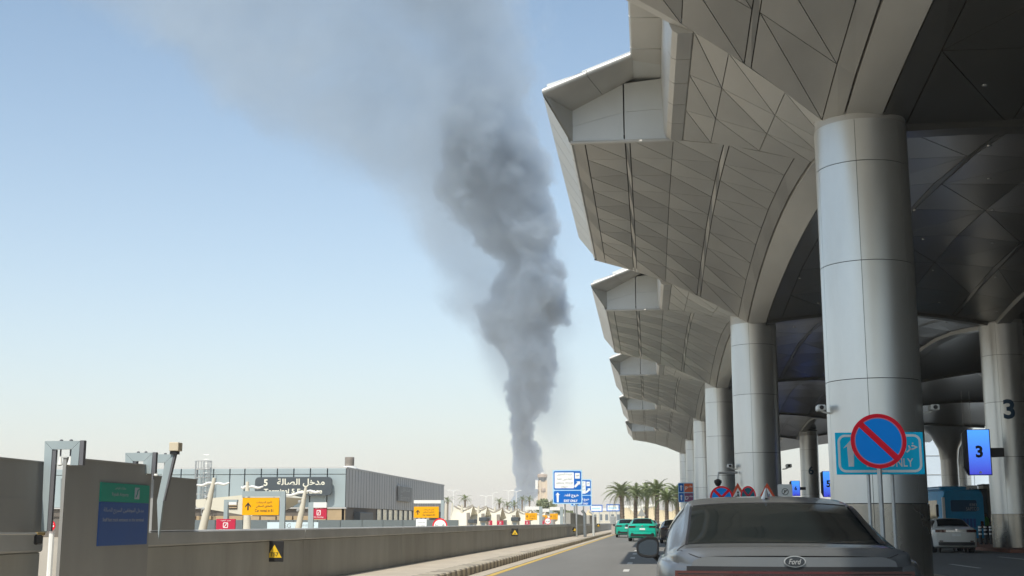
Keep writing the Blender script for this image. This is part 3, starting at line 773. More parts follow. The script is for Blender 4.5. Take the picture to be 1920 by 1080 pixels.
# corrugated side: standing seams
n = 46
for i in range(n):
    ya = DB+(yEnd-DB)*i/n; yb = DB+(yEnd-DB)*(i+1)/n
    part('side_sheet', B().add([(XBd, ya, ZU), (XBd+.0, ya, ZTb), (XBd+.0, yb-.12, ZTb), (XBd, yb-.12, ZU), (XBd+.018, ya+.05, ZU), (XBd+.018, ya+.05, ZTb), (XBd+.018, ya+.16, ZTb), (XBd+.018, ya+.16, ZU)],
         [(0, 1, 5, 4), (4, 5, 6, 7), (7, 6, 2, 3)]), BSIDE, bd)
part('side_backing', B().box(XBd-.3, XBd-.02, DB+.3, yEnd-.2, ZU, ZTb-.02), DARK, bd)
yd = atX(708, 960, XBd).y
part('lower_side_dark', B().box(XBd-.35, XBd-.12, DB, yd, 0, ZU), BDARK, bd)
wy = yd
for i in range(11):
    w_ = part('window', B().box(XBd-.2, XBd-.14, wy+.12, wy+2.6, .3, ZU-.05), pm('shopfront_pale_glass', (.6, .64, .6), .15, metal=.2, var=.35, scale=1.2), bd)
    part('mullion', B().box(XBd-.14, XBd-.04, wy-.08, wy+.1, .2, ZU), SDGREY, bd)
    wy += 2.75
part('kiosk', B().bbox(XBd-.1, XBd+.5, DB+3.5, DB+9, 0, 2.2, .05), SDGREY, bd)
# square sign on the side
sa, sb_ = atX(743, 930, XBd).y, atX(768, 930, XBd).y
b = B()
s_ = part('side_sign', B().bbox(XBd+.1, XBd+.25, sa, sb_, atX(744, 940, XBd).z, atX(744, 910, XBd).z, .06), pm('side_sign_grey', (.2, .205, .2), .6), bd)
b = B()
for kx, t in enumerate(('مدخل', 'Entry')):
    letters(b, t, 0, 0, -kx*.95, .7, width=(sb_-sa)*.7)
zc = (atX(744, 940, XBd).z+atX(744, 910, XBd).z)/2+.45
b.v = [(XBd+.255, (sa+sb_)/2+p[0], zc+p[2]) for p in b.v]; part('lettering', b, pm('side_sign_letters', (.32, .325, .32), .6), s_)
# entrance sign
p = atY(476, 929, DB-1); q = atY(621, 894, DB-1)
es = thing('entrance_sign', 'dark rounded sign reading Terminal 5 Entrance on the grey building', 'sign', ((p.x+q.x)/2, DB-.5, (p.z+q.z)/2))
W = q.x-p.x; Hh = q.z-p.z
brd = part('board', B().rrect(-W/2, W/2, -Hh/2, Hh/2, 0, .35, .3), SDGREY, es)
b = B(); letters(b, 'مدخل الصالة', W*.1, -.31, Hh*.19, Hh*.46, width=W*.62, bold=.02); letters(b, '5', -W*.36, -.31, Hh*.2, Hh*.37, bold=.03); part('arabic_lettering', b, TXTC, brd)
b = B(); letters(b, 'Terminal 5 Entrance', 0, -.31, -Hh*.27, Hh*.26, width=W*.76, bold=.02); part('english_lettering', b, TXTC, brd)
part('standoff', B().box(-W*.4, -W*.38, 0, .45, -.1, .1).box(W*.38, W*.4, 0, .45, -.1, .1), STEEL, es)
# roof vent
p = atY(661, 880, DB+6)
vt = thing('roof_vent', 'rusty round exhaust vent on the grey building roof', 'vent', (p.x-.3, DB+6, ZTb+.1))
part('drum', B().lathe([(.42, .35), (.44, .4), (.44, 1.15), (.4, 1.18)], n=16), pm('rusty_metal', (.3, .26, .22), .7, metal=.4, var=.35, scale=2), vt, True)
part('base_plate', B().bbox(-.75, .75, -.5, .5, 0, .18, .03), WHITEP, vt); part('collar', B().lathe([(.62, .18), (.62, .3), (.45, .36)], n=16), WHITEP, vt, True)
# caged ladder
p = atY(382, 905, DB-.8); k = DB/FPX
cl = thing('caged_ladder', 'grey steel caged ladder rising above the building roof', 'ladder', (p.x, DB-.9, 0))
zz0 = 3.0; zz1 = atY(382, 865, DB-.9).z
for i in range(9):
    a_ = PI*i/8; part('cage_bar', B().tube([(.72*math.cos(a_), -.1-.62*math.sin(a_), zz0), (.72*math.cos(a_), -.1-.62*math.sin(a_), zz1)], .035, 5), STEEL, cl)
zq = zz0
while zq <= zz1+.01:
    part('cage_hoop', B().tube([(.72*math.cos(PI*i/10), -.1-.62*math.sin(PI*i/10), zq) for i in range(11)], .035, 5), STEEL, cl); zq += (zz1-zz0)/5
for sx in (-.25, .25): part('rail', B().tube([(sx, .5, zz0-1), (sx, .5, zz1)], .035, 5), STEEL, cl)
for i in range(14): part('rung', B().tube([(-.25, .5, zz0-1+i*.4), (.25, .5, zz0-1+i*.4)], .02, 5), STEEL, cl)
# cream wing with slanted underside in front of the facade
DW = 92.
pts = [atY(364, 937, DW), atY(500, 924, DW), atY(535, 932, DW), atY(470, 968, DW), atY(368, 951, DW)]
cw = thing('entrance_wing', 'cream wall with slanted underside and a louvred opening', 'building', (0, DW, 0))
part('wall', B().prism([(p.x, 0, p.z) for p in pts], (0, 6, 0)), CREAMF, cw)
a = atY(429, 955, DW); c = atY(446, 937, DW)
lv = part('louvre_frame', B().box(a.x, c.x, -.03, .0, a.z, c.z), BDARK, cw)
for i in range(4): part('slat', B().box(a.x+.03, c.x-.03, -.12, -.035, a.z+.1+i*.17, a.z+.17+i*.17), BBASE, lv)
b = B()
p0 = atY(350, 992, 75); p1 = atY(860, 980, 100)
pr_ = thing('ramp_parapet', 'pale blue-grey ramp parapet behind the road wall', 'wall')
n = 12
za, zb_ = atY(350, 975, 75).z, atY(860, 975, 100).z
for i in range(n):
    t0, t1 = i/n, (i+1)/n-.003
    A_ = p0.lerp(p1, t0); C_ = p0.lerp(p1, t1); zA = za+(zb_-za)*t0; zC = za+(zb_-za)*t1
    part('panel', B().add([(A_.x, A_.y, 0), (C_.x, C_.y, 0), (C_.x, C_.y, zC), (A_.x, A_.y, zA), (A_.x, A_.y+.3, 0), (C_.x, C_.y+.3, 0), (C_.x, C_.y+.3, zC), (A_.x, A_.y+.3, zA)],
        [(0,1,2,3),(5,4,7,6),(3,2,6,7),(0,3,7,4),(1,5,6,2)]), PGREY, pr_)

# ---- orange direction signs, red signs
def frame_sign(px0, px1, py0, py1, Y, lab, kind='orange', post=True, grp='orange direction signs in the car park', post_side=1, ftop=12, txt=True):
    a = atY(px0, py1, Y); c = atY(px1, py0, Y); W = c.x-a.x; Hh = c.z-a.z; k = Y/FPX
    r = thing('direction_sign' if kind == 'orange' else 'no_parking_sign', lab, 'sign', ((a.x+c.x)/2, Y, 0), 0, grp)
    bd_ = part('board', B().bbox(-W/2, W/2, -.03, .03, a.z, c.z, .008), SORNG if kind == 'orange' else SCRIM, r)
    if kind == 'orange':
        b = B(); letters(b, 'تأجير السيارات', W*.1, -.034, a.z+Hh*.74, Hh*.17, width=W*.42, bold=.01); letters(b, 'بالطابق السفلي', W*.1, -.034, a.z+Hh*.5, Hh*.18, width=W*.45, bold=.01)
        letters(b, 'Car rental in B1', W*.1, -.034, a.z+Hh*.26, Hh*.16, width=W*.5, bold=.01); part('lettering', b, TXTB, bd_)
        b = B()
        cx, cz = -W*.34, a.z+Hh*.5; h_ = Hh*.36
        b.box(cx-.02*W, cx+.02*W, -.036, -.034, cz-h_*.6, cz+h_*.5)
        for sgn in (-1, 1):
            b.add([(cx, -.037, cz+h_*.65), (cx+sgn*.08*W, -.037, cz+h_*.05), (cx+sgn*.08*W, -.037, cz-h_*.18), (cx, -.037, cz+h_*.35)], [(0, 1, 2, 3)])
        part('arrow', b, TXTB, bd_)
    elif txt:
        b = B(); letters(b, 'ممنوع الوقوف', 0, -.034, a.z+Hh*.86, Hh*.12, width=W*.55); letters(b, 'No Parking', 0, -.034, a.z+Hh*.14, Hh*.12, width=W*.6)
        part('lettering', b, TXTW, bd_)
        b = B().rframe(-W*.13, W*.13, a.z+Hh*.3, a.z+Hh*.72, -.033, Hh*.07, Hh*.05, .004); b.add([(-W*.08, -.036, a.z+Hh*.38), (-W*.05, -.036, a.z+Hh*.36), (W*.08, -.036, a.z+Hh*.64), (W*.05, -.036, a.z+Hh*.66)], [(0, 1, 2, 3)])
        part('pictogram', b, TXTW, bd_)
    zt_ = c.z+ftop*k
    if post:
        xp = post_side*(W/2+7*k*(1 if kind == 'orange' else -.0)); 
        tr = max(.035, 5*k if Y < 60 else 3*k)
        part('post', B().box(xp-tr, xp+tr, -.06, .06, 0, zt_), PGREY, r)
        part('arm', B().box(min(-W/2*post_side, xp-tr*post_side), max(-W/2*post_side, xp-tr*post_side), -.07, .07, zt_-2*tr+.002, zt_+.002), PGREY if Y < 50 else WHITEP, r)
        for xx in (-W*.35, W*.35): part('hanger', B().box(xx-.01, xx+.01, -.01, .01, c.z, zt_-2*tr), STEEL, r)
    return r
frame_sign(454, 524, 933, 966, 44, 'largest orange sign with up arrow before the cream wall')
frame_sign(776, 823, 950, 971, 62, 'orange sign with up arrow at the right corner of the grey building')
frame_sign(985, 1007, 962, 975, 125, 'orange sign among the parking shades, left of the blue signs')
frame_sign(939, 953, 963, 970, 150, 'small orange sign among the middle parking shades', ftop=3)
frame_sign(1031, 1046, 963, 974, 135, 'orange sign just left of the first blue sign post')
frame_sign(1017, 1026, 966, 973, 160, 'small orange sign beside the round sign near the blue signs')
frame_sign(1060, 1067, 966, 974, 160, 'orange sign partly behind the blue sign post', ftop=3)
rg = 'crimson no parking panels in the car park'
frame_sign(405, 442, 973, 997, 38, 'crimson no parking panel at the foot of the leaning white pole', 'red', False, rg)
r = frame_sign(583, 613, 950, 973, 52, 'crimson no parking panel hanging before the tan stone base', 'red', True, rg, -1, 8)
for i, (x0, x1, y0, y1, yy) in enumerate([(910, 923, 976, 983, 120), (932, 944, 976, 983, 122), (963, 973, 976, 983, 124), (984, 993, 976, 982, 140), (1012, 1020, 976, 982, 140)]):
    frame_sign(x0, x1, y0, y1+3, yy, ['small crimson panel leftmost among the parking shades', 'small crimson panel second among the parking shades', 'small crimson panel third among the parking shades',
               'small crimson panel under the larger orange sign', 'small crimson panel left of the round white sign'][i], 'red', False, rg)
# hook posts
for (px, py, Y, dx, lab) in ((432, 937, 50, 22, 'blue-grey hook post in front of the cream wing'),):
    p = atY(px-7, py, Y); k = Y/FPX
    r = thing('hook_post', lab, 'post', (p.x, Y, 0))
    part('upright', B().box(-.08, .08, -.08, .08, 0, p.z), PGREY, r); part('arm', B().box(.08, dx*k, -.07, .07, p.z-.1, p.z), PGREY, r)
    part('clip_row', B().box(.12, dx*k-.02, -.1, -.07, p.z-.2, p.z-.1), WHITEP, r)
# pale banner
a = atY(501, 994, 56); c = atY(597, 979, 56)
r = thing('banner', 'pale blue banner with faint lettering above the wall', 'banner', ((a.x+c.x)/2, 56, 0))
bb = part('sheet', B().box(a.x-(a.x+c.x)/2, c.x-(a.x+c.x)/2, -.03, .03, a.z-.2, c.z), pm('banner_pale_blue', (.6, .72, .76), .6, var=.05), r)
b = B(); letters(b, 'SG', -.1*(c.x-a.x), -.034, (a.z+c.z)/2+.02, .2, bold=.0); letters(b, 'مواقف ذكية للسيارات', .25*(c.x-a.x), -.034, (a.z+c.z)/2+.03, .12, width=.35*(c.x-a.x))
part('lettering', b, TXTG, bb)
a = atY(780, 992, 66); c = atY(800, 973, 66)
r = thing('notice_board', 'small white notice below the second orange sign', 'notice', ((a.x+c.x)/2, 66, 0)); W = c.x-a.x
bb = part('board', B().box(-W/2, W/2, -.02, .02, a.z-.3, c.z), SWHITE, r)
b = B(); letters(b, 'مواقف السيارات', 0, -.024, c.z-.18, .09, width=W*.7); letters(b, 'Car parking', 0, -.024, c.z-.36, .09, width=W*.7); part('lettering', b, TXTG, bb)
# round slow signs
def round_sign(px, py, rp, Y, lab):
    p = atY(px, py, Y); R_ = rp*Y/FPX
    r = thing('round_sign', lab, 'sign', (p.x, Y, 0), 0, 'round white slow signs with red rims')
    part('pole', B().tube([(0, .04, 0), (0, .04, p.z)], .04, 8), STEEL, r)
    f = part('face', B().disc((0, 0, p.z), R_*.98, .02), SWHITE, r); part('rim', B().ring((0, -.021, p.z), R_*.84, R_, .01), SRED, r)
    b = B(); letters(b, 'قف هنا', 0, -.026, p.z, R_*.5, width=R_*1.2, bold=.02); part('lettering', b, TXTB, f)
round_sign(825, 986, 14, 46, 'round white sign with red rim peeking over the wall')
round_sign(1027, 977, 6, 118, 'small round white sign with red rim near the blue signs')

# leaning lamp poles with wavy arms
def lean_pole(bx, by, tx, ty, Y, arms, lab, r0=9, r1=4.5):
    a = atY(bx, by, Y); c = atY(tx, ty, Y); k = Y/FPX; d = (c-a)
    base = a-d*(a.z/d.z)
    r = thing('leaning_lamp_pole', lab, 'lamp post', base, 0, 'leaning cream lamp poles')
    part('mast', B().tube([(0, 0, 0), tuple((c-base)*.7), tuple(c-base)], [r0*k*1.1, r0*k*.75, r1*k*.7], 10), CREAM, r, True)
    for (x0, y0, x1, y1) in arms:
        p = atY(x0, y0, Y)-base; q = atY(x1, y1, Y)-base; pts = []
        for i in range(9):
            t = i/8; v = p.lerp(q, t); v.z += k*1.6*math.sin(t*PI*2.3); pts.append(v)
        part('wavy_arm', B().tube(pts, [k*(1.2+1.4*math.sin(PI*(i/8*.85+.12))) for i in range(9)], 8), WHITEP, r, True)
    for t in (.78, .66): 
        v = (c-base)*t; part('floodlight', B().bbox(v.x-9*k, v.x-3*k, v.y-.1, v.y+.1, v.z-2*k, v.z+3*k, .02), STEEL, r)
lean_pole(380, 992, 402, 896, 34, [(399, 906, 368, 910), (402, 908, 430, 906)], 'leaning cream lamp pole at the left before the cream wing')
lean_pole(463, 984, 464, 903, 60, [(462, 914, 452, 914), (466, 914, 494, 913)], 'upright cream lamp pole behind the largest orange sign', 8, 4)
lean_pole(561, 982, 574, 912, 46, [(572, 924, 532, 929), (575, 922, 601, 922)], 'leaning cream lamp pole crossing the dark entrance sign', 7, 3.5)

# ================================================================ PARKING SHADES
def shade(px, Y, wpx, lab, ztop, lean=.25):
    p = atY(px, 975, Y); k = Y/FPX; W = wpx*k
    r = thing('shade_canopy', lab, 'canopy', (p.x, Y, 0), 0, 'rows of cream parking shades')
    part('mast', B().tube([(0, 0, 0), (lean*.5, 0, ztop*.6), (lean, 0, ztop+.7)], [.32, .26, .1], 8), CREAM, r, True)
    def f(u, v):
        x = .35+W*(.02+.96*u); z = .9+(ztop-.9)*v+.5*(2*u-1)**2*v
        return (x, 1.2+3.2*v-.2*math.sin(PI*v), z)
    part('membrane', B().grid(f, 8, 8), CREAMF, r, True)
    def g(u, v): return (.35+W*u, 4.4-.0+v*4.0, ztop+.55*(2*u-1)**2-1.1*v+.25*math.sin(PI*u)*v)
    part('rear_membrane', B().grid(g, 8, 5), CREAMF, r, True)
    part('edge_post', B().tube([(.35+W*1.04, .9, 0), (.3+W*1.0, .9, ztop-.2)], [.26, .17], 8), pm('post_taupe', (.3, .27, .23), .7), r, True)
    part('ridge_pole', B().tube([(.35, 4.4, ztop+.5), (.35+W*.5, 4.4, ztop+.02), (.35+W, 4.4, ztop+.5)], .09, 6), pm('post_taupe', (.3, .27, .23), .7), r, True)
rows = [(832, 128, 38, 944), (862, 132, 36, 946), (893, 136, 34, 948), (924, 142, 32, 950), (955, 150, 30, 952), (985, 158, 28, 954), (1010, 168, 22, 956),
        (845, 195, 30, 942), (874, 200, 28, 944), (905, 206, 28, 947), (938, 212, 26, 949), (965, 220, 24, 951), (992, 230, 22, 953), (1030, 235, 24, 957), (1052, 240, 22, 958)]
ords = ['first', 'second', 'third', 'fourth', 'fifth', 'sixth', 'seventh', 'eighth']
for i, (px, Y, wp_, pt) in enumerate(rows):
    near = i < 7; j = i if near else i-7
    shade(px, Y, wp_, 'cream parking shade, %s from the left in the %s row' % (ords[j], 'nearer' if near else 'farther'), atY(px, pt+4, Y).z-.5)
# low booths between the shades
for i, (px, Y, wpx, top) in enumerate([(908, 118, 12, 972), (967, 118, 11, 972), (886, 128, 10, 976)]):
    p = atY(px, 980, Y); k = Y/FPX
    r = thing('parking_booth', ['small booth with dark roof above the leftmost crimson panel', 'small booth with dark roof above the third crimson panel', 'low pinkish booth left of the crimson panels'][i], 'booth', (p.x, Y, 0), 0, 'parking booths')
    zt_ = atY(px, top, Y).z
    part('cabin', B().bbox(-wpx*k/2, wpx*k/2, -.8, .8, 0, zt_-.25, .03), CREAM, r); part('roof', B().bbox(-wpx*k*.62, wpx*k*.62, -1, 1, zt_-.25, zt_+.1, .03), SDGREY, r)
    part('window', B().box(-wpx*k*.3, wpx*k*.3, -.83, -.81, .9, zt_-.4), GLASSB, r)

# ================================================================ VEGETATION
def frond_mesh(L, droop, seed, mat):
    rng = random.Random(seed); b = B(); n = 16; pts = []
    for i in range(n+1):
        t = i/n; pts.append(Vector((L*(t-.22*droop*t*t), 0, L*(.42*t*(1-t)*1.2-droop*.55*t*t))))
    b.tube([p for p in pts], [.035*(1-.85*i/n) for i in range(n+1)], 4)
    for i in range(2, n+1):
        for sub in (0, .5):
            j = min(n, i+sub); a = pts[int(j)] if sub == 0 else (pts[i]+pts[min(i+1, n)])/2
            t = j/n; ln = L*.24*math.sin(PI*(.15+.8*t))*(rng.uniform(.8, 1.1))
            for sgn in (-1, 1):
                tip = a+Vector((ln*.55, sgn*ln*.75, -ln*rng.uniform(.15, .5)+ln*.15))
                w_ = Vector((.045, 0, .01)); b.add([(a-w_)[:], (a+w_)[:], tip[:]], [(0, 1, 2)])
    return mesh('frond', b, mat)
FM = [frond_mesh(2.6, d, s, m_) for d, s, m_ in ((.55, 1, FROND), (.9, 2, FROND), (1.25, 3, FROND), (1.6, 4, FROND2), (.3, 5, FROND))]
def palm(px, base, top, Y, lab, grp='date palms at the end of the road', n=34, s=1., seed=0):
    rng = random.Random(seed*7+3)
    p = atY(px, base, Y); zc = atY(px, top, Y).z
    r = thing('palm_tree', lab, 'palm', (p.x, Y, 0), rng.uniform(0, 6), grp)
    pts = []; rad = []; m = 26
    for i in range(m+1):
        t = i/m; pts.append((.12*math.sin(t*2+seed), .1*t, zc*t)); rad.append((.3-.05*t+(.035 if i % 2 else 0)+(.1 if t > .93 else 0)+.08*max(0, 1-8*t))*s)
    part('trunk', B().tube(pts, rad, 9), TRUNK, r, False)
    top_ = Vector(pts[-1])
    for i in range(n):
        el = (i/n)**.9
        k_ = 4 if el > .86 else 0 if el > .6 else 1 if el > .35 else 2 if el > .14 else 3
        o = part('frond', FM[k_], None, r); o.location = top_+Vector((0, 0, .1*el)); o.rotation_euler = (rng.uniform(-.15, .15), math.radians(-58*el+22*(1-el)-4), i*2.39996+rng.uniform(-.2, .2))
        sc = s*rng.uniform(.85, 1.12)*(1.0 if el < .85 else .85); o.scale = (sc, sc, sc)
    return r
PY = 185
for i, (px, top, yy, s_, lb) in enumerate([(1167, 929, 185, 1.15, 'leftmost of the date palms at the end of the road'), (1193, 930, 192, 1.05, 'second date palm from the left at the end of the road'),
        (1213, 928, 196, 1.05, 'third date palm from the left at the end of the road'), (1231, 925, 186, 1.15, 'tall date palm fourth from the left at the end of the road'),
        (1252, 938, 180, .95, 'short pale date palm near the last column'), (1270, 928, 200, 1.1, 'rightmost date palm, beside the last column')]):
    palm(px, 975, top, yy, lb, s=s_, seed=i)
def small_palm(px, top, Y, lab, seed, s=.7, n=14):
    palm(px, 975, top, Y, lab, 'small distant palms above the parking shades', n, s, seed)
for i, (px, top, yy) in enumerate([(838, 941, 260), (871, 937, 250), (935, 943, 280), (952, 948, 300), (964, 948, 300), (978, 937, 330), (992, 938, 330)]):
    small_palm(px, top, yy, ['small dark palm at the right corner of the grey building', 'small dark palm standing above the left parking shades', 'small dark palm standing above the middle parking shades',
        'tiny palm left of its twin, before the smoke', 'tiny palm right of its twin, before the smoke', 'pale palm in front of the smoke base, left one', 'dark palm in front of the smoke base, right one'][i], 20+i)
def leafy(px, base, top, wpx, Y, lab, nm='tree', seed=0, n=1500):
    rng = random.Random(seed+50); p = atY(px, 978, Y); k = Y/FPX; zt_ = atY(px, top, Y).z; zb = max(.3, atY(px, base, Y).z); W = wpx*k/2
    r = thing(nm, lab, 'tree' if nm == 'tree' else 'hedge', (p.x, Y, 0))
    part('trunk', B().tube([(0, 0, 0), (.1, 0, zb+.3*(zt_-zb)), (W*.3, 0, zb+.6*(zt_-zb))], [.25, .18, .08], 7), TRUNK, r)
    b = B(); cl = [(rng.uniform(-.75, .75)*W, rng.uniform(-.6, .6)*W*.6, zb+(zt_-zb)*rng.uniform(.2, .85), rng.uniform(.25, .5)*min(W, (zt_-zb))) for _ in range(16)]
    for i in range(n):
        cx, cy, cz, cr = rng.choice(cl); d = Vector((rng.gauss(0, 1), rng.gauss(0, 1), rng.gauss(0, 1))).normalized()*cr*rng.uniform(.6, 1.05)
        c = Vector((cx, cy, cz))+d; a_ = Vector((rng.gauss(0, 1), rng.gauss(0, 1), rng.gauss(0, 1))).normalized(); b_2 = a_.orthogonal().normalized(); s = rng.uniform(.12, .3)
        b.add([(c+a_*s)[:], (c+b_2*s*.6)[:], (c-a_*s)[:], (c-b_2*s*.6)[:]], [(0, 1, 2, 3)])
    part('crown', b, LEAF, r)
leafy(1020, 972, 938, 40, 250, 'bushy green tree below the control tower', 'tree', 1, 2600)
leafy(1045, 970, 955, 26, 262, 'low green tree right of the bushy tree, behind the blue signs', 'tree', 2, 1500)
leafy(1066, 966, 958, 18, 280, 'low dusty bush behind the blue sign posts', 'tree', 3, 900)

# ================================================================ FAR THINGS
DT = 850.; k = DT/FPX
p = atY(1017.5, 980, DT)
tw = thing('control_tower', 'tall tan control tower beside the base of the smoke', 'tower', (p.x, DT, 0), .3)
zt_ = atY(1017, 886, DT).z
part('shaft', B().bbox(-1.9, 1.9, -1.9, 1.9, 0, zt_-6, .3), TOWER, tw)
for sx in (-1, 1):
    for sy in (-1, 1): part('corner_pier', B().box(sx*2.15-.55, sx*2.15+.55, sy*2.15-.55, sy*2.15+.55, 0, zt_-5.2), TOWER, tw)
part('equipment_level', B().lathe([(2.4, zt_-13), (3.0, zt_-12), (3.0, zt_-10.8), (2.4, zt_-10)], n=8), TOWERR, tw)
part('cab_glass', B().lathe([(2.4, zt_-5.8), (3.0, zt_-3.6), (3.2, zt_-3.2)], n=8), SDGREY, tw)
part('cab_roof', B().lathe([(3.3, zt_-3.2), (3.4, zt_-1.4), (2.6, zt_-.9)], n=8), TOWERR, tw)
part('roof_hut', B().lathe([(1.2, zt_-.9), (1.2, zt_)], n=8), WHITEP, tw)
part('antenna_panel', B().box(-4.9, -3.2, -.5, .5, zt_-11, zt_-5), WHITEP, tw)
# distant street lamps
for i, (px, top, Y, arms) in enumerate([(850, 921, 330, 2), (911, 931, 320, 2), (924, 925, 420, 1), (953, 921, 380, 2), (968, 922, 360, 2), (1028, 941, 260, 1), (1034, 946, 280, 2), (1057, 944, 300, 2)]):
    p = atY(px, 978, Y); z = atY(px, top, Y).z
    r = thing('street_lamp', 'pale distant street lamp %s' % ['right of the grey building', 'left of the smoke, shortest of the tall ones', 'standing alone between shades and smoke', 'with two arms just left of the smoke', 'with two arms in front of the smoke edge',
             'in front of the bushy green tree', 'right of the bushy green tree', 'behind the first blue sign'][i], 'street lamp', (p.x, Y, 0), 0, 'distant street lamps')
    part('pole', B().tube([(0, 0, 0), (0, 0, z)], [.17, .1], 6), WHITEP, r)
    for sgn in ((-1, 1) if arms == 2 else (1,)):
        a_ = part('arm', B().tube([(0, 0, z), (sgn*1.1, 0, z+.25)], .07, 5), WHITEP, r); part('luminaire', B().bbox(sgn*1.1-.45, sgn*1.1+.45, -.2, .2, z+.18, z+.34, .03), WHITEP, a_)
# end of the road: sand bank, white buildings, billboards, parapet
rngb = random.Random(5)
b = B(); 
a = atY(1100, 957, 330); c = atY(1420, 952, 330)
vs = []; n = 40
for i in range(n+1):
    x = a.x+(c.x-a.x)*i/n; z = a.z+(c.z-a.z)*i/n+.5*math.sin(i*.9)+.3*math.sin(i*2.1); vs += [(x, 318, 0), (x, 326, z*.8), (x, 333, z), (x, 360, z*.9), (x, 380, 0)]
b.add(vs, [(5*i+j, 5*i+5+j, 5*i+6+j, 5*i+1+j) for i in range(n) for j in range(4)])
struct('sand_bank', b, TAN, True)
def far_block(px0, px1, py0, Y, lab, matl, dep=14, wins=0, roof=.6, nm='far_building'):
    a = atY(px0, 978, Y); c = atY(px1, py0, Y); W = c.x-a.x
    r = thing(nm, lab, 'building', (a.x, Y, 0), 0, 'low pale buildings at the end of the road')
    part('wall', B().bbox(0, W, 0, dep, 0, c.z, .05), matl, r); part('parapet', B().bbox(-.15, W+.15, -.15, .5, c.z+.003, c.z+roof, .03), WHITEP, r)
    for i in range(wins):
        f = part('window', B().box(W*(i+.25)/wins, W*(i+.75)/wins, -.06, -.01, c.z*.45, c.z*.8), GLASSB, r); part('frame', B().box(W*(i+.22)/wins, W*(i+.78)/wins, -.1, -.06, c.z*.42, c.z*.45), WHITEP, f)
    return r
far_block(1110, 1165, 958, 300, 'pale low building with dark openings left of the palms', CREAM, 12, 5)
far_block(1165, 1205, 952, 345, 'white building behind the two leftmost palms', WHITEP, 12, 3)
far_block(1206, 1230, 950, 340, 'grey shuttered building behind the middle palms', pm('shutter_grey', (.4, .42, .4), .6), 12, 1)
far_block(1032, 1075, 962, 420, 'pale building with small windows left of the blue signs', CREAM, 12, 6)
far_block(986, 1030, 958, 430, 'long pale building below the control tower', CREAM, 12, 5)
for i, (x0, x1, y0, y1, Y) in enumerate([(1108, 1128, 948, 958, 290), (1139, 1160, 947, 957, 290)]):
    a = atY(x0, y1, Y); c = atY(x1, y0, Y); W = c.x-a.x
    r = thing('billboard', ['white billboard with blue frame, left of the pair before the palms', 'white billboard with blue frame, right of the pair beside the leftmost palm'][i], 'billboard', (a.x, Y, 0), 0, 'blue-framed billboards')
    part('panel', B().box(0, W, -.1, .1, a.z, c.z), WHITEP, r); part('frame', B().box(-.2, W+.2, -.16, -.1, a.z-.2, a.z).box(-.2, W+.2, -.16, -.1, c.z, c.z+.2).box(-.2, 0, -.16, -.1, a.z, c.z).box(W, W+.2, -.16, -.1, a.z, c.z), SBLUE, r)
    for xx in (W*.2, W*.8): part('leg', B().box(xx-.12, xx+.12, -.05, .1, 0, a.z), STEEL, r)
    b = B().box(W*.1, W*.85, -.104, -.1, a.z+.3*(c.z-a.z), a.z+.6*(c.z-a.z)); part('print', b, SLBLUE, r)
r = thing('end_barrier', 'low pale barrier rail across the end of the road', 'barrier', (0, 250, 0))
a = atY(1128, 974, 250); c = atY(1300, 974, 250)
part('rail', B().bbox(a.x, c.x, -.1, .1, .7, 1.5, .03), CREAM, r)
for i in range(9): part('post', B().box(a.x+(c.x-a.x)*i/8-.12, a.x+(c.x-a.x)*i/8+.12, .1, .3, 0, 1.4), CREAM, r)
# triangle sign before the palms and a bollard post
p = atY(1203, 961, 170)
r = thing('warning_triangle', 'triangular sign seen from behind, between the palms', 'sign', (p.x, 170, 0))
part('plate', B().prism([(-.6, 0, p.z-.5), (.6, 0, p.z-.5), (0, 0, p.z+.55)], (0, .04, 0)), pm('sign_back_grey', (.45, .45, .42), .5, metal=.3), r); part('pole', B().tube([(0, .08, 0), (0, .08, p.z)], .05, 6), STEEL, r)
p = atY(1149.5, 968, 128)
r = thing('marker_post', 'grey box-topped post on the kerb before the leftmost palm', 'post', (p.x, 128, .1)); part('shaft', B().bbox(-.18, .18, -.15, .15, 0, 1.0, .02), pm('marker_pinkish', (.45, .4, .36), .7), r); part('head', B().bbox(-.26, .26, -.2, .2, 1.0, p.z-.1, .03), STEEL, r)
for i, px in enumerate((1097, 1104.5)):
    pa = atY(px, 957, 100); pb = atY(px+(0 if i == 0 else 2), 1000, 100)
    tag(part('white_post', B().tube([(pb.x, 100+i*6, .1), (pb.x, 100+i*6, pa.z-.3), (pa.x-.25, 100+i*6, pa.z)], .12-.02*i, 8), pm('post_pale', (.55, .58, .57), .5)), ['pale bent post just right of the first blue sign pole', 'thinner pale bent post, second right of the first blue sign pole'][i], 'post', 'pale bent posts by the raised wall')

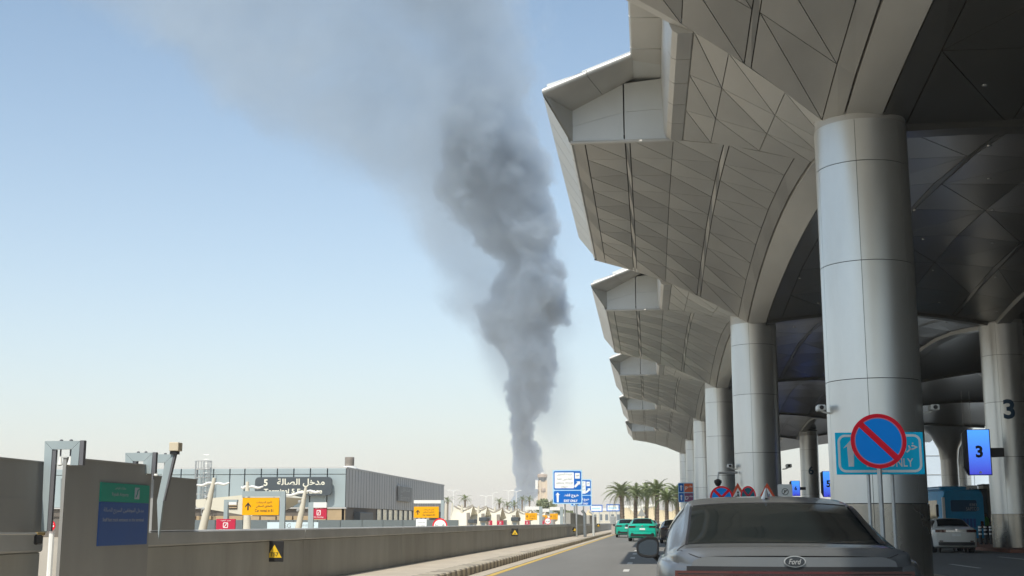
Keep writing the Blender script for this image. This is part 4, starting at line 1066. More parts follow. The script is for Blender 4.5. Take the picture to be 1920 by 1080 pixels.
# ================================================================ ROAD SIGNS
def plane_icon(b, cx, y, cz, s):
    pts = [(-1, -.05), (-.7, .12), (.3, .12), (.55, .5), (.75, .5), (.65, .1), (1, .0), (.6, -.12), (.1, -.15), (-.35, -.55), (-.5, -.5), (-.25, -.12)]
    b.add([(cx+s*x, y, cz+s*z*.8) for x, z in pts], [tuple(range(len(pts)))])
def pickup_sign(px0, px1, py0, py1, Y, lab, poles):
    a = atY(px0, py1, Y); c = atY(px1, py0, Y); W = c.x-a.x; Hh = c.z-a.z
    r = thing('pickup_sign', lab, 'sign', ((a.x+c.x)/2, Y, 0), 0, 'blue arrival pickup and exit signs')
    z0 = a.z; z1 = c.z; zm = z0+Hh*.385
    bd_ = part('board', B().rrect(-W/2, W/2, z0, z1, 0, .08, .05), SLBLUE, r)
    up = part('upper_field', B().rrect(-W*.465, W*.465, zm+.03*Hh, z1-.035*Hh, -.052, .12, .004), SBLUE, bd_)
    lo = part('lower_field', B().rrect(-W*.465, W*.465, z0+.03*Hh, zm, -.052, .12, .004), SBLUE, bd_)
    part('white_field', B().rrect(-W*.43, W*.22, zm+.075*Hh, z1-.075*Hh, -.058, .06, .004), SWHITE, up)
    hu = z1-zm
    b = B(); letters(b, 'خدمة التحميل', -W*.1, -.065, zm+hu*.79, hu*.17, width=W*.52, bold=.0); letters(b, 'للقادمون فقط', -W*.1, -.065, zm+hu*.56, hu*.17, width=W*.52, bold=.0)
    letters(b, 'ARRIVAL PICKUP', -W*.1, -.065, zm+hu*.36, hu*.11, width=W*.56, bold=.0); letters(b, 'ONLY', -W*.1, -.065, zm+hu*.18, hu*.11, width=W*.22, bold=.0)
    part('lettering', b, TXTG, up)
    part('pictogram_field', B().rrect(W*.26, W*.42, zm+hu*.58, zm+hu*.85, -.058, .02, .004), SWHITE, up)
    b = B(); plane_icon(b, W*.34, -.065, zm+hu*.72, W*.06); part('pictogram', b, TXTB, up)
    b = B(); arrow_up(b, W*.34, -.065, zm+hu*.32, hu*.38, .75, .26, PI/4); part('arrow', b, TXTW, up)
    hl = zm-z0
    b = B(); letters(b, 'خروج فقط', W*.13, -.065, z0+hl*.63, hl*.32, width=W*.5, bold=.03); letters(b, 'EXIT ONLY', W*.11, -.065, z0+hl*.24, hl*.19, width=W*.46, bold=.03); part('lettering', b, TXTW, lo)
    b = B(); arrow_up(b, -W*.33, -.065, z0+hl*.5, hl*.75, .5, .18); part('arrow', b, TXTW, lo)
    for q in poles:
        pp = atY(q, 960, Y).x-(a.x+c.x)/2; part('pole', B().tube([(pp, .06, .0), (pp, .06, z1-.1)], .07, 8), STEEL, r)
pickup_sign(1036.5, 1091.5, 881, 945, 98, 'nearer blue and white Arrival Pickup Only sign beside the road wall', (1059, 1081))
pickup_sign(1070, 1109, 898.5, 949, 138, 'farther blue Arrival Pickup sign half hidden behind the nearer one', (1077, 1094))
# terminal zone sign by the last columns
a = atY(1272, 942, 100); c = atY(1300, 905, 100); W = c.x-a.x; Hh = c.z-a.z
r = thing('zone_sign', 'blue sign with orange and purple fields before the kerb columns', 'sign', (a.x, 100, 0))
bb = part('board', B().rrect(0, W, a.z, c.z, 0, .08, .05), SLBLUE, r)
for i, (z0_, mt_) in enumerate(((.52, SORR), (.03, SPURP))):
    f = part('blue_field', B().rrect(.05, W*.36, a.z+Hh*z0_, a.z+Hh*(z0_+.44), -.052, .05, .004), SBLUE, bb)
    b = B(); arrow_up(b, W*.2, -.06, a.z+Hh*(z0_+.22), Hh*.28, .6, .2); part('arrow', b, TXTW, f)
    g_ = part('colour_field', B().rrect(W*.4, W-.05, a.z+Hh*z0_, a.z+Hh*(z0_+.44), -.052, .05, .004), mt_, bb)
    b = B(); letters(b, 'P' if i == 0 else 'D', W*.55, -.06, a.z+Hh*(z0_+.2), Hh*.18); letters(b, 'مواقف', W*.8, -.06, a.z+Hh*(z0_+.28), Hh*.12, width=W*.3); part('lettering', b, TXTW, g_)
part('pole', B().tube([(W*.5, .06, 0), (W*.5, .06, c.z-.2)], .07, 8), STEEL, r)

def disc_sign(px, py, rp, Y, lab, kind, grp=None, face=None, pole=True, sx=1.):
    p = atY(px, py, Y); R_ = rp*Y/FPX
    r = thing('no_parking_disc' if kind == 'bar' else 'no_stopping_disc', lab, 'sign', (p.x, Y, 0), 0, grp)
    face = face or SDISC
    part('back', B().disc((0, .012, p.z), R_*.99, .014, 48, sx), STEEL, r)
    f = part('face', B().disc((0, -.003, p.z), R_*.86, .004, 48, sx), face, r)
    part('thin_line', B().ring((0, -.003, p.z), R_*.83, R_*.865, .007, 48, sx), pm('sign_pink_edge', (.75, .3, .4), .5), r)
    part('rim', B().ring((0, -.003, p.z), R_*.86, R_, .01, 48, sx), SRED, r)
    def bar(sg, nm='bar'):
        d = R_*.86*.7071; w_ = R_*.075*.7071*1.5
        b = B().prism([(sx*(-d*sg-w_*sg), -.0075, p.z+d-w_), (sx*(-d*sg+w_*sg), -.0075, p.z+d+w_), (sx*(d*sg+w_*sg), -.0075, p.z-d+w_), (sx*(d*sg-w_*sg), -.0075, p.z-d-w_)], (0, -.004, 0))
        part(nm, b, SRED if kind != 'dull' else SCRIM, f)
    bar(1)
    if kind != 'bar': bar(-1) if kind != 'slash' else None
    if pole: part('pole', B().tube([(0, .035, 0.1), (0, .035, p.z+R_*.2)], .032 if Y < 20 else .045, 10), STEEL, r, True)
    return r
disc_sign(1647, 827, 49.5, 17.0, 'large blue no parking disc with red rim and single slash', 'bar')
disc_sign(1353, 933, 21, 44, 'blue disc with red rim and red cross over the sedan roof', 'x', 'no stopping discs')
disc_sign(1403, 931, 19, 40, 'dark teal disc with dull red cross between two warning triangles', 'dull', 'no stopping discs', SDISC2, sx=.74*1.0)
def tri_sign(px, py, h_px, Y, lab, icon):
    p = atY(px, py, Y); s = h_px*Y/FPX; z0_ = p.z-s; w_ = s*.55
    r = thing('warning_triangle', lab, 'sign', (p.x, Y, 0), 0, 'red-edged warning triangles')
    part('red_edge', B().prism([(-w_, 0, z0_), (w_, 0, z0_), (0, 0, p.z)], (0, -.02, 0)), pm('sign_orange_red', (.8, .1, .03), .45), r)
    f = part('white_field', B().prism([(-w_*.7, -.022, z0_+s*.1), (w_*.7, -.022, z0_+s*.1), (0, -.022, p.z-s*.24)], (0, -.004, 0)), SWHITE, r)
    b = B()
    if icon == 'man':
        b.box(-.03*s, .03*s, -.03, -.027, z0_+s*.14, z0_+s*.5).box(-.12*s, .08*s, -.03, -.028, z0_+s*.36, z0_+s*.41); b.add([(-.03*s, -.03, z0_+s*.2), (.14*s, -.03, z0_+s*.12), (.18*s, -.03, z0_+s*.14), (.03*s, -.03, z0_+s*.3)], [(0, 1, 2, 3)])
        b.disc((0, -.027, z0_+s*.56), .045*s, .003, 10)
    else:
        b.add([(-.2*s, -.03, z0_+s*.12), (-.14*s, -.03, z0_+s*.12), (-.05*s, -.03, z0_+s*.32), (-.05*s, -.03, z0_+s*.5), (-.09*s, -.03, z0_+s*.5), (-.1*s, -.03, z0_+s*.32)], [(0, 1, 2, 3, 4, 5)]); b.box(.06*s, .1*s, -.03, -.028, z0_+s*.12, z0_+s*.5)
    part('pictogram', b, TXTB, f)
    part('pole', B().tube([(0, .05, .1), (0, .05, p.z-s*.3)], .04, 8), STEEL, r)
tri_sign(1383, 905, 40, 46, 'warning triangle with walking figure left of the teal disc', 'man')
tri_sign(1438, 905, 40, 43, 'warning triangle with narrowing road right of the teal disc', 'narrow')
tri_sign(1368, 918, 28, 60, 'small dim warning triangle between the blue disc and the column', 'man')
a = atY(1459, 938, 50); c = atY(1485, 908, 50); W = c.x-a.x
r = thing('white_notice', 'square white sign with crossed circle right of the triangles', 'sign', ((a.x+c.x)/2, 50, 0))
bb = part('board', B().rrect(-W/2, W/2, a.z, c.z, 0, .04, .03), SWHITE, r)
b = B().ring((0, -.031, (a.z+c.z)/2+.02), W*.2, W*.235, .003, 24); letters(b, 'P', 0, -.034, (a.z+c.z)/2+.02, W*.22); b.add([(-W*.17, -.035, (a.z+c.z)/2-W*.12), (-W*.14, -.035, (a.z+c.z)/2-W*.15), (W*.17, -.035, (a.z+c.z)/2+W*.16), (W*.14, -.035, (a.z+c.z)/2+W*.19)], [(0, 1, 2, 3)])
part('pictogram', b, TXTB, bb); part('pole', B().tube([(0, .05, .1), (0, .05, c.z-.1)], .04, 8), STEEL, r)
# cyan exit sign behind the disc
YC_ = 17.6
a = atY(1569, 890, YC_); c = atY(1730, 810, YC_); W = c.x-a.x; Hh = c.z-a.z
r = thing('exit_sign', 'wide cyan Exit Only sign behind the no parking disc', 'sign', ((a.x+c.x)/2, YC_, 0), 0)
bb = part('board', B().bbox(-W/2, W/2, 0, .02, a.z, c.z, .004), SCYAN, r)
part('border', B().rframe(-W*.475, W*.475, a.z+Hh*.05, c.z-Hh*.05, -.001, .1, .032, .003), SWHITE, bb)
b = B(); letters(b, 'خروج فقط', W*.17, -.004, a.z+Hh*.63, Hh*.33, width=W*.52, bold=.02); letters(b, 'EXIT ONLY', W*.11, -.004, a.z+Hh*.28, Hh*.2, width=W*.53, bold=.012); part('lettering', b, TXTW, bb)
b = B(); arrow_up(b, -W*.33, -.004, a.z+Hh*.5, Hh*.62, .55, .2); part('arrow', b, TXTW, bb)
for px in (1631, 1676):
    x = atY(px, 930, YC_).x-(a.x+c.x)/2; part('pole', B().tube([(x, .05, .1), (x, .05, c.z-.08)], .024, 8), STEEL, r, True)

# ================================================================ CARS
def catmull(P, s):
    n = len(P)-1; s = min(max(s, 0), n); i = min(int(s), n-1); t = s-i
    p0 = P[max(i-1, 0)]; p1 = P[i]; p2 = P[i+1]; p3 = P[min(i+2, n)]
    # tension-limited so that flat runs stay flat
    m1 = (p2-p0)*.5; m2 = (p3-p1)*.5
    d = p2-p1
    m1 = np.where(np.sign(m1) == np.sign(d), np.sign(m1)*np.minimum(np.abs(m1), 2.2*np.abs(d)), 0)
    m2 = np.where(np.sign(m2) == np.sign(d), np.sign(m2)*np.minimum(np.abs(m2), 2.2*np.abs(d)), 0)
    t2, t3 = t*t, t*t*t
    return (2*t3-3*t2+1)*p1+(t3-2*t2+t)*m1+(-2*t3+3*t2)*p2+(t3-t2)*m2
class Car:
    """stations: (y, ztop, wtop, zbelt, wbody, zlow) from tail (y=0) to nose"""
    def __init__(s, st, bulge_r=.16, bulge_f=.25, W=.93, crown=.03):
        s.st = np.array(st, float); s.br = bulge_r; s.bf = bulge_f; s.W = W; s.L = st[-1][0]; s.crown = crown
    def ring(s, q):
        y, zt, wt, zb, wb, zl = catmull(s.st, q)
        zb2 = min(zb, zt-.01)
        wsh = wb-.07
        up = max(0., zt-zb2)
        pts = [(0, zl), (wb*.9, zl), (wb*.985, zl+.1), (wb, zl+(zb2-zl)*.5), (wb*.99, zb2-.09), (wb-.035, zb2-.012), (wsh, zb2+.004*min(1, up*10)),
               (wsh+(wt+.03-wsh)*.5+.025*min(1, up*3), zb2+(zt-zb2)*.52), (wt+.02, zt-.06*min(1, up*4)), (wt-.05, zt-.008*min(1, up*5)), (wt*.5, zt+s.crown*.75*min(1, up*3)), (0, zt+s.crown*min(1, up*3))]
        if wt > wsh-.02:
            pass
        return y, np.array(pts)
    def P(s, q, t, sgn=1, off=0.):
        y, r = s.ring(q); p = catmull(r, t); x, z = p[0], p[1]
        n = len(s.st)-1
        fr = max(0., 1-q/3.0)**1.5; ff = max(0., 1-(n-q)/3.0)**1.5
        xx = min(1., abs(x)/s.W)
        y2 = y-s.br*(1-xx**2.2)*fr+s.bf*(1-xx**2.2)*ff
        v = Vector((sgn*x, y2, z))
        return v
    def Pn(s, q, t, sgn, off):
        e = .02; a = s.P(q+e, t, sgn)-s.P(q-e, t, sgn); c = s.P(q, t+e, sgn)-s.P(q, t-e, sgn)
        n = a.cross(c); n = n.normalized() if n.length > 1e-9 else Vector((0, 0, 1))
        v = s.P(q, t, sgn)
        cen = Vector((0, v.y, .55)); 
        if n.dot(v-cen) < 0: n = -n
        return v+n*off
    def body(s, dens=4, wheels=(), wr=.36):
        ns = (len(s.st)-1)*dens; b = B(); T = []
        for t in range(12-1): T += [t, t+.34, t+.67]
        T.append(11.)
        full = [(t, 1) for t in T]+[(t, -1) for t in T[::-1][1:]]
        m = len(full)
        for i in range(ns+1):
            for t, sg in full: b.v.append(tuple(s.P(i/dens, t, sg)))
        for i in range(ns):
            for j in range(m-1):
                f = (i*m+j, i*m+j+1, (i+1)*m+j+1, (i+1)*m+j)
                c = sum((Vector(b.v[q]) for q in f), Vector())/4
                if abs(c.x) > s.W*.8 and any((c.y-wy)**2+(c.z-.33)**2 < wr*wr for wy in wheels): continue
                b.f.append(f)
        # end caps
        for q, base in ((0, 0), (len(s.st)-1, ns*m)):
            rows = [k_ for k_, t in enumerate(T) if t <= 9.01]; nx = 14; prev = None
            for k_ in rows:
                t = T[k_]; row = []
                for a in range(nx+1):
                    al = 1-2*a/nx; y, r = s.ring(q); p = catmull(r, t); x = al*p[0]
                    xx = min(1., abs(x)/s.W); y2 = y+(-s.br if q == 0 else s.bf)*(1-xx**2.2)
                    row.append(len(b.v)); b.v.append((x, y2, p[1]))
                if prev:
                    for a in range(nx): b.f.append((prev[a], prev[a+1], row[a+1], row[a]))
                prev = row
        return b
    def patch(s, q0, q1, t0, t1, sides=(1,), off=.006, nq=10, ntt=6, full=False, fq=None):
        """a sheet lying just proud of the body; full=True spans both sides over the centre line"""
        b = B()
        if full:
            ts = [t0+(11-t0)*i/ntt for i in range(ntt+1)]; row = [(t, 1) for t in ts]+[(t, -1) for t in ts[::-1][1:]]
            for i in range(nq+1):
                for t, sg in row:
                    q = q0+(q1-q0)*i/nq
                    b.v.append(tuple(s.Pn(q, t, sg, off)))
            m = len(row); b.f += [(i*m+j, i*m+j+1, (i+1)*m+j+1, (i+1)*m+j) for i in range(nq) for j in range(m-1)]
            return b
        for sg in sides:
            o = len(b.v)
            for i in range(nq+1):
                for j in range(ntt+1):
                    q = q0+(q1-q0)*i/nq; t = t0+(t1-t0)*j/ntt
                    if fq: q, t = fq(i/nq, j/ntt)
                    b.v.append(tuple(s.Pn(q, t, sg, off)))
            m = ntt+1; b.f += [(o+i*m+j, o+i*m+j+1, o+(i+1)*m+j+1, o+(i+1)*m+j) for i in range(nq) for j in range(ntt)]
        return b
    def rear(s, x0, x1, z0, z1, off=.012, nx=12, nz=3, shape=None, th=.0):
        """sheet on the tail face"""
        y0 = s.st[0][0]; b = B()
        for i in range(nx+1):
            for j in range(nz+1):
                x = x0+(x1-x0)*i/nx; z = z0+(z1-z0)*j/nz
                if shape: x, z = shape(i/nx, j/nz)
                xx = min(1.05, abs(x)/s.W); b.v.append((x, y0-s.br*(1-xx**2.2)-off, z))
        m = nz+1; b.f += [(i*m+j, (i+1)*m+j, (i+1)*m+j+1, i*m+j+1) for i in range(nx) for j in range(nz)]
        return b
def wheels(root, c, ys, track, R=.33, w=.22):
    t_ = B(); pr = [(R*.62, -w/2), (R*.92, -w/2), (R, -w*.32), (R, w*.32), (R*.92, w/2), (R*.62, w/2)]
    n = 28; vs = [(z, r*math.cos(2*PI*k/n), r*math.sin(2*PI*k/n)) for r, z in pr for k in range(n)]; m = len(pr)
    t_.add(vs, [(i*n+k, i*n+(k+1) % n, ((i+1) % m)*n+(k+1) % n, ((i+1) % m)*n+k) for i in range(m) for k in range(n)])
    tm = mesh('tyre', t_, RUBBER, True, 40)
    rb = B(); vs = [(0., 0., 0.)]
    for k in range(10):
        a0, a1 = 2*PI*k/10-.16, 2*PI*k/10+.16
        rb.prism([(w*.38, .05*math.cos(a0-.5), .05*math.sin(a0-.5)), (w*.38, R*.62*math.cos(a0), R*.62*math.sin(a0)), (w*.38, R*.62*math.cos(a1), R*.62*math.sin(a1)), (w*.38, .05*math.cos(a1+.5), .05*math.sin(a1+.5))], (-.03, 0, 0))
    rb.add([(w*.45*sg2, r*math.cos(2*PI*k/n), r*math.sin(2*PI*k/n)) for r, sg2 in ((R*.58, .8), (R*.64, .8), (R*.64, -.8), (R*.58, -.8)) for k in range(n)], [(i*n+k, i*n+(k+1) % n, ((i+1) % 4)*n+(k+1) % n, ((i+1) % 4)*n+k) for i in range(4) for k in range(n)])
    rm = mesh('rim', rb, RIM, False)
    hb = B().prism([(-.02, R*.6*math.cos(2*PI*k/20), R*.6*math.sin(2*PI*k/20)) for k in range(20)], (.02, 0, 0)); hm = mesh('brake_plate', hb, DARK)
    for y in ys:
        for sg in (-1, 1):
            w_ = part('wheel', tm, None, root); w_.location = (sg*track, y, R); w_.rotation_euler = (0, 0, 0 if sg > 0 else PI)
            part('rim', rm, None, w_); part('brake_plate', hm, None, w_)
def arches(root, c, ys, R=.375):
    for y in ys:
        for sg in (-1, 1):
            pts = []
            for i in range(15):
                a_ = PI*(-.06+1.12*i/14); pts.append((sg*(c.W-.012), y+R*math.cos(a_), .33+R*math.sin(a_)))
            part('wheel_arch', B().tube(pts, .03, 6), BLACKP, root, True)
            part('arch_liner', B().tube([(sg*(c.W-.35), y, .36), (sg*(c.W-.33), y, .36)], R, 20), DARK, root)
def mirror(root, x, y, z, sg, paint, s=1.):
    bm = bmesh.new(); bmesh.ops.create_uvsphere(bm, u_segments=16, v_segments=10, radius=1)
    for v in bm.verts:
        co = v.co; sx = abs(co.x)**.55*math.copysign(1, co.x); szz = abs(co.z)**.6*math.copysign(1, co.z)
        yy = co.y if co.y > 0 else co.y*.18
        taper = 1-.42*max(0, sx*sg)*(1 if szz > 0 else .3)
        v.co = Vector((sx*.125, yy*.12, szz*.082*taper))
    b = B(); bm.verts.index_update(); b.add([v.co[:] for v in bm.verts], [[v.index for v in f.verts] for f in bm.faces]); bm.free()
    h = part('side_mirror', b, BLACKP if paint is PAINT_G else paint, root, True, 60); h.location = (x, y, z); h.scale = (s*.72, s, s)
    g = B(); n = 24; vs = []
    for k in range(n):
        a_ = 2*PI*k/n; cx_, cz_ = math.cos(a_), math.sin(a_); sx = abs(cx_)**.55*math.copysign(1, cx_); sz = abs(cz_)**.6*math.copysign(1, cz_)
        taper = 1-.42*max(0, sx*sg)*(1 if sz > 0 else .3); vs.append((sx*.108, -.024, sz*.068*taper))
    g.prism(vs, (0, -.004, 0)); gg = part('mirror_glass', g, pm('mirror_glass', (.06, .08, .1), .08, metal=.5, var=.02), h)
    part('mirror_rim', B().tube([(v[0]*1.07, -.023, v[2]*1.08) for v in vs+vs[:1]], .013, 6, False), BLACKP, h)
    part('mirror_stalk', B().tube([(-sg*.07, .03, -.06), (-sg*.14, .08, -.11), (-sg*.2, .1, -.17)], [.03, .028, .035], 8), BLACKP, h, True)
def plate(root, x, y, z, s='2841 RSA'):
    p_ = part('number_plate', B().bbox(x-.17, x+.17, y-.012, y, z-.055, z+.055, .004), SWHITE, root)
    b = B().box(x-.15, x+.15, y-.0135, y-.0125, z-.003, z+.003); b.box(x-.02, x-.016, y-.0135, y-.0125, z-.05, z+.05); part('plate_lines', b, TXTG, p_)

# ---- the dark grey sedan just ahead
FORD = Car([(0.00, 1.045, .62, .97, .76, .30), (0.05, 1.10, .74, .99, .85, .24), (0.30, 1.086, .77, 1.01, .915, .22), (0.66, 1.11, .76, 1.02, .935, .20), (1.15, 1.235, .73, 1.01, .945, .20),
            (1.75, 1.385, .70, 1.01, .945, .20), (2.35, 1.47, .67, 1.0, .945, .20), (2.95, 1.485, .62, .985, .945, .20), (3.35, 1.40, .61, .975, .945, .20), (3.85, 1.12, .66, .955, .945, .20),
            (4.15, 1.0, .72, .93, .94, .20), (4.6, .93, .72, .88, .92, .22), (4.85, .80, .68, .76, .86, .26), (4.93, .70, .6, .66, .76, .3)], .17, .2, .93, .022)
fr = thing('sedan', 'large dark grey sedan seen from behind, close in front', 'car', (.96, 9.02, 0), math.radians(-.7))
ys = (.98, 3.85)
part('body', FORD.body(6, ys), PAINT_G, fr, True, 38)
part('rear_window', FORD.patch(3.06, 5.15, 9.05, 11, full=True, off=.004, nq=16, ntt=8), GLASSD, fr, True, 60)
part('windscreen', FORD.patch(7.5, 8.95, 9.1, 11, full=True, off=.006, nq=10, ntt=6), GLASSD, fr, True, 60)
part('rear_side_window', FORD.patch(4.35, 6.1, 6.35, 8.1, (1, -1), .006, 10, 5, fq=lambda a, c: (4.25+.95*c+(1.85-.95*c)*a, 6.3+1.75*c*(.35+.65*min(1, a*3)))), GLASSD, fr, True, 60)
part('front_side_window', FORD.patch(6.2, 8.0, 6.35, 8.1, (1, -1), .006, 10, 5, fq=lambda a, c: (6.2+(2.15-.75*c)*a, 6.3+1.75*c)), GLASSD, fr, True, 60)
part('window_trim', FORD.patch(3.0, 5.2, 8.72, 9.08, (1,), .014, 16, 1), CHROME, fr, True, 60, label='bright trim along the right edge of the rear window')
part('belt_trim', FORD.patch(4.0, 8.4, 6.12, 6.26, (1, -1), .008, 20, 1), CHROME, fr, True, 60)
for sg in (1, -1): part('window_surround', FORD.patch(2.98, 5.22, 8.95, 9.06, (sg,), .005, 16, 1), BLACKP, fr, True, 60)
seam = B()
for sg in (-1, 1): seam.tube([FORD.Pn(q, t, sg, .0) for q, t in ((3.0, 8.9), (2.6, 8.55), (2.2, 8.25), (1.5, 8.2), (1.0, 8.2), (.5, 8.2), (.12, 8.3), (.02, 8.5))], .0035, 5)
part('boot_seam', seam, DARK, fr)
part('roof_rear_edge', B().tube([FORD.Pn(5.2, 9.1+(11-9.1)*i/8, 1, .004) for i in range(9)]+[FORD.Pn(5.2, 11-(11-9.1)*i/8, -1, .004) for i in range(1, 9)], .005, 5), DARK, fr)
part('tail_garnish', FORD.rear(-.72, .72, .948, .978, .006, 20, 1), BLACKP, fr, True)
part('tail_light', FORD.rear(-.80, .80, .865, .947, .014, 24, 4), TAIL, fr, True)
part('tail_light_line', FORD.rear(-.78, .78, .925, .931, .02, 24, 1), BLACKP, fr, True)
part('rear_bumper', FORD.rear(-.7, .7, .3, .42, .03, 20, 3), BLACKP, fr, True)
plate(fr, 0, -.2, .62)
em_ = part('emblem', B().disc((0, -.175, 1.013), .038, .012, 36, 1.9), STEEL, fr)
part('emblem_field', B().disc((0, -.1912, 1.013), .0325, .002, 36, 2.0), pm('emblem_dark_blue', (.012, .018, .025), .2, coat=1), em_)
b = B(); letters(b, 'Ford', 0, -.195, 1.013, .036, width=.085, bold=.012, shear=.35); part('lettering', b, CHROME, em_)
# antenna fin
q_ = 5.75; base = FORD.P(q_, 11); base.x = -.0
fin = B(); pr = [(-.1, 0, .03), (-.07, .02, .04), (0, .055, .03), (.06, .075, .018), (.09, .078, .01)]
vs = []
for y_, h_, w_ in [(.13, .004, .004), (.06, .03, .025), (0, .058, .03), (-.05, .082, .024), (-.085, .09, .014), (-.095, .08, .008), (-.09, .03, .018), (-.085, 0, .028)]:
    vs += [(-w_, y_, -.012), (-w_*.45, y_, h_*.7), (0, y_, h_), (w_*.45, y_, h_*.7), (w_, y_, -.012)]
fin.add(vs, [(5*i+j, 5*i+j+1, 5*i+6+j, 5*i+5+j) for i in range(7) for j in range(4)])
f_ = part('antenna_fin', fin, pm('car_paint_fin', (.2, .21, .22), .3, metal=.5, coat=.8), fr, True, 50); f_.location = (base.x, base.y, base.z); f_.scale = (1.4, 1.2, 1.0)
mirror(fr, -1.03, 3.15, 1.045, -1, PAINT_G, 1.16); mirror(fr, 1.03, 3.15, 1.045, 1, PAINT_G, 1.16)
wheels(fr, FORD, ys, .80); arches(fr, FORD, ys)

# ---- other cars
def sedan_def(h=1.46, W=.92, L=4.7, fast=False):
    k = h/1.46
    return Car([(0.00, 1.0*k, .56, .93*k, .78, .34), (0.06, 1.07*k, .64, .97*k, .84, .26), (0.35, 1.09*k, .70, .99*k, .90, .22), (0.55, 1.10*k, .69, .99*k, W, .2), (0.95, 1.25*k, .63, .98*k, W, .2),
                (1.45, 1.40*k, .59, .97*k, W, .2), (2.1, h-.03, .575, .96*k, W, .2), (2.7, h-.04, .57, .95*k, W, .2), (3.1, 1.34*k, .57, .94*k, W, .2), (3.65, 1.06*k, .62, .93*k, W, .2),
                (4.0, .97*k, .68, .9*k, W-.01, .2), (4.35, .9*k, .68, .84*k, W-.03, .22), (L-.08, .74, .62, .7, W-.1, .26), (L, .64, .54, .6, W-.2, .3)], .13, .2, W, .03)
def make_sedan(lab, loc, rz, paint, h=1.46, W=.92, suv=False, nm='sedan', grp=None):
    c = sedan_def(h, W); r = thing(nm, lab, 'car', loc, rz, grp); ys = (.95, 3.68)
    part('body', c.body(5, ys, .365), paint, r, True, 38)
    part('rear_window', c.patch(3.1, 4.95, 8.95, 11, full=True, off=.006, nq=12, ntt=6), GLASSD, r, True, 60)
    part('windscreen', c.patch(7.5, 8.95, 9.0, 11, full=True, off=.006, nq=10, ntt=6), GLASSD, r, True, 60)
    part('rear_side_window', c.patch(4, 6, 6.3, 8, (1, -1), .006, 10, 5, fq=lambda a, e: (3.9+.9*e+(2.1-.9*e)*a, 6.3+1.7*e)), GLASSD, r, True, 60)
    part('front_side_window', c.patch(6, 8, 6.3, 8, (1, -1), .006, 10, 5, fq=lambda a, e: (6.12+(2.1-.75*e)*a, 6.3+1.7*e)), GLASSD, r, True, 60)
    for sg in (-1, 1):
        part('tail_light', c.rear(sg*.42, sg*.84, .86*h/1.46, .97*h/1.46, .014, 10, 3), TAIL, r, True)
    part('tail_garnish', c.rear(-.42, .42, .90*h/1.46, .925*h/1.46, .012, 10, 1), CHROME if paint is not PAINT_T else BLACKP, r, True)
    part('rear_bumper', c.rear(-.74, .74, .32, .46, .03, 14, 3), BLACKP, r, True)
    part('bumper_lip', c.rear(-.76, .76, .63, .66, .03, 14, 1), paint, r, True)
    for sg in (-1, 1): part('reflector', c.rear(sg*.55, sg*.7, .48, .52, .025, 4, 1), TAIL, r)
    part('boot_seam', B().tube([c.Pn(q, 8.3, 1, 0) for q in (2.9, 2, 1, .1)], .004, 4).tube([c.Pn(q, 8.3, -1, 0) for q in (2.9, 2, 1, .1)], .004, 4), DARK, r)
    plate(r, 0, -.15, .76)
    em2 = part('badge', B().disc((0, -.145, .97*h/1.46), .035, .01, 16, 1.3), CHROME, r)
    part('door_handle', B().bbox(-W-.012, -W+.03, 1.9, 2.08, .84, .865, .005).bbox(W-.03, W+.012, 1.9, 2.08, .84, .865, .005), paint, r)
    mirror(r, -W-.1, 3.0, .98*h/1.46, -1, paint, 1.0); mirror(r, W+.1, 3.0, .98*h/1.46, 1, paint, 1.0)
    wheels(r, c, ys, .78, .325, .21); arches(r, c, ys, .37)
    return r
gp = atY(1205, 1019, 76)
taxi = make_sedan('bright green sedan in the middle of the road ahead', (-.58, 88.6, 0), .0, PAINT_T, 1.44, .92, grp='bright green cars ahead')
taxi.scale = (1.1, 1.1, 1.1)
copy_thing(taxi, (-2.05, 112, 0), 'smaller bright green sedan farther ahead on the left', .03)
copy_thing(taxi, (-.1, 150, 0), 'farthest green sedan, only its roof showing over the others', 0)
make_sedan('black sedan in the right lane beside the green one', (1.45, 80, 0), 0, PAINT_K, 1.46, .92)
p = atY(1795, 1020, 57)
wc = make_sedan('white sedan parked under the canopy in front of the bus', (p.x-.15, 56.5, .0), math.radians(-3), PAINT_W, 1.47, .87)

# ---- blue bus
p0 = atY(1773, 1000, 76); p1 = atY(1842, 922, 76)
bs = thing('bus', 'blue bus under the canopy behind the white sedan', 'bus', ((p0.x+p1.x)/2, 76, 0), math.radians(7))
BW = 1.2; BH = 3.15; BL = 11.5
def rsec(y, sc, zt_): return [(sx*BW*sc, y, z) for sx, z in ((-1, .4), (1, .4), (1.0, zt_-.35), (.93, zt_-.08), (.8, zt_), (-.8, zt_), (-.93, zt_-.08), (-1.0, zt_-.35))]
b = B(); secs = [rsec(0, .96, BH-.1), rsec(.12, 1, BH), rsec(BL-.3, 1, BH), rsec(BL, .94, BH-.2)]
b.add(sum(secs, []), [(8*i+j, 8*i+(j+1) % 8, 8*i+8+(j+1) % 8, 8*i+8+j) for i in range(3) for j in range(8)]+[tuple(range(8)), tuple(range(24, 32))])
part('body', b, PAINT_B, bs, True, 35)
part('rear_window', B().rrect(-.75, .75, 1.9, 2.55, -.003, .1, .01), pm('bus_rear_panel', (.02, .08, .16), .3), bs)
rp = part('rear_panel', B().rrect(-.95, .95, .95, 1.7, -.003, .12, .015), PAINT_B, bs)
for i in range(7): part('grille_slat', B().box(-.7+i*.2, -.56+i*.2, -.03, -.02, 1.0, 1.5), SBLUE2, rp)
part('roof_unit', B().bbox(-.8, .8, 1.5, 6, BH+.002, BH+.22, .06), PAINT_B, bs)
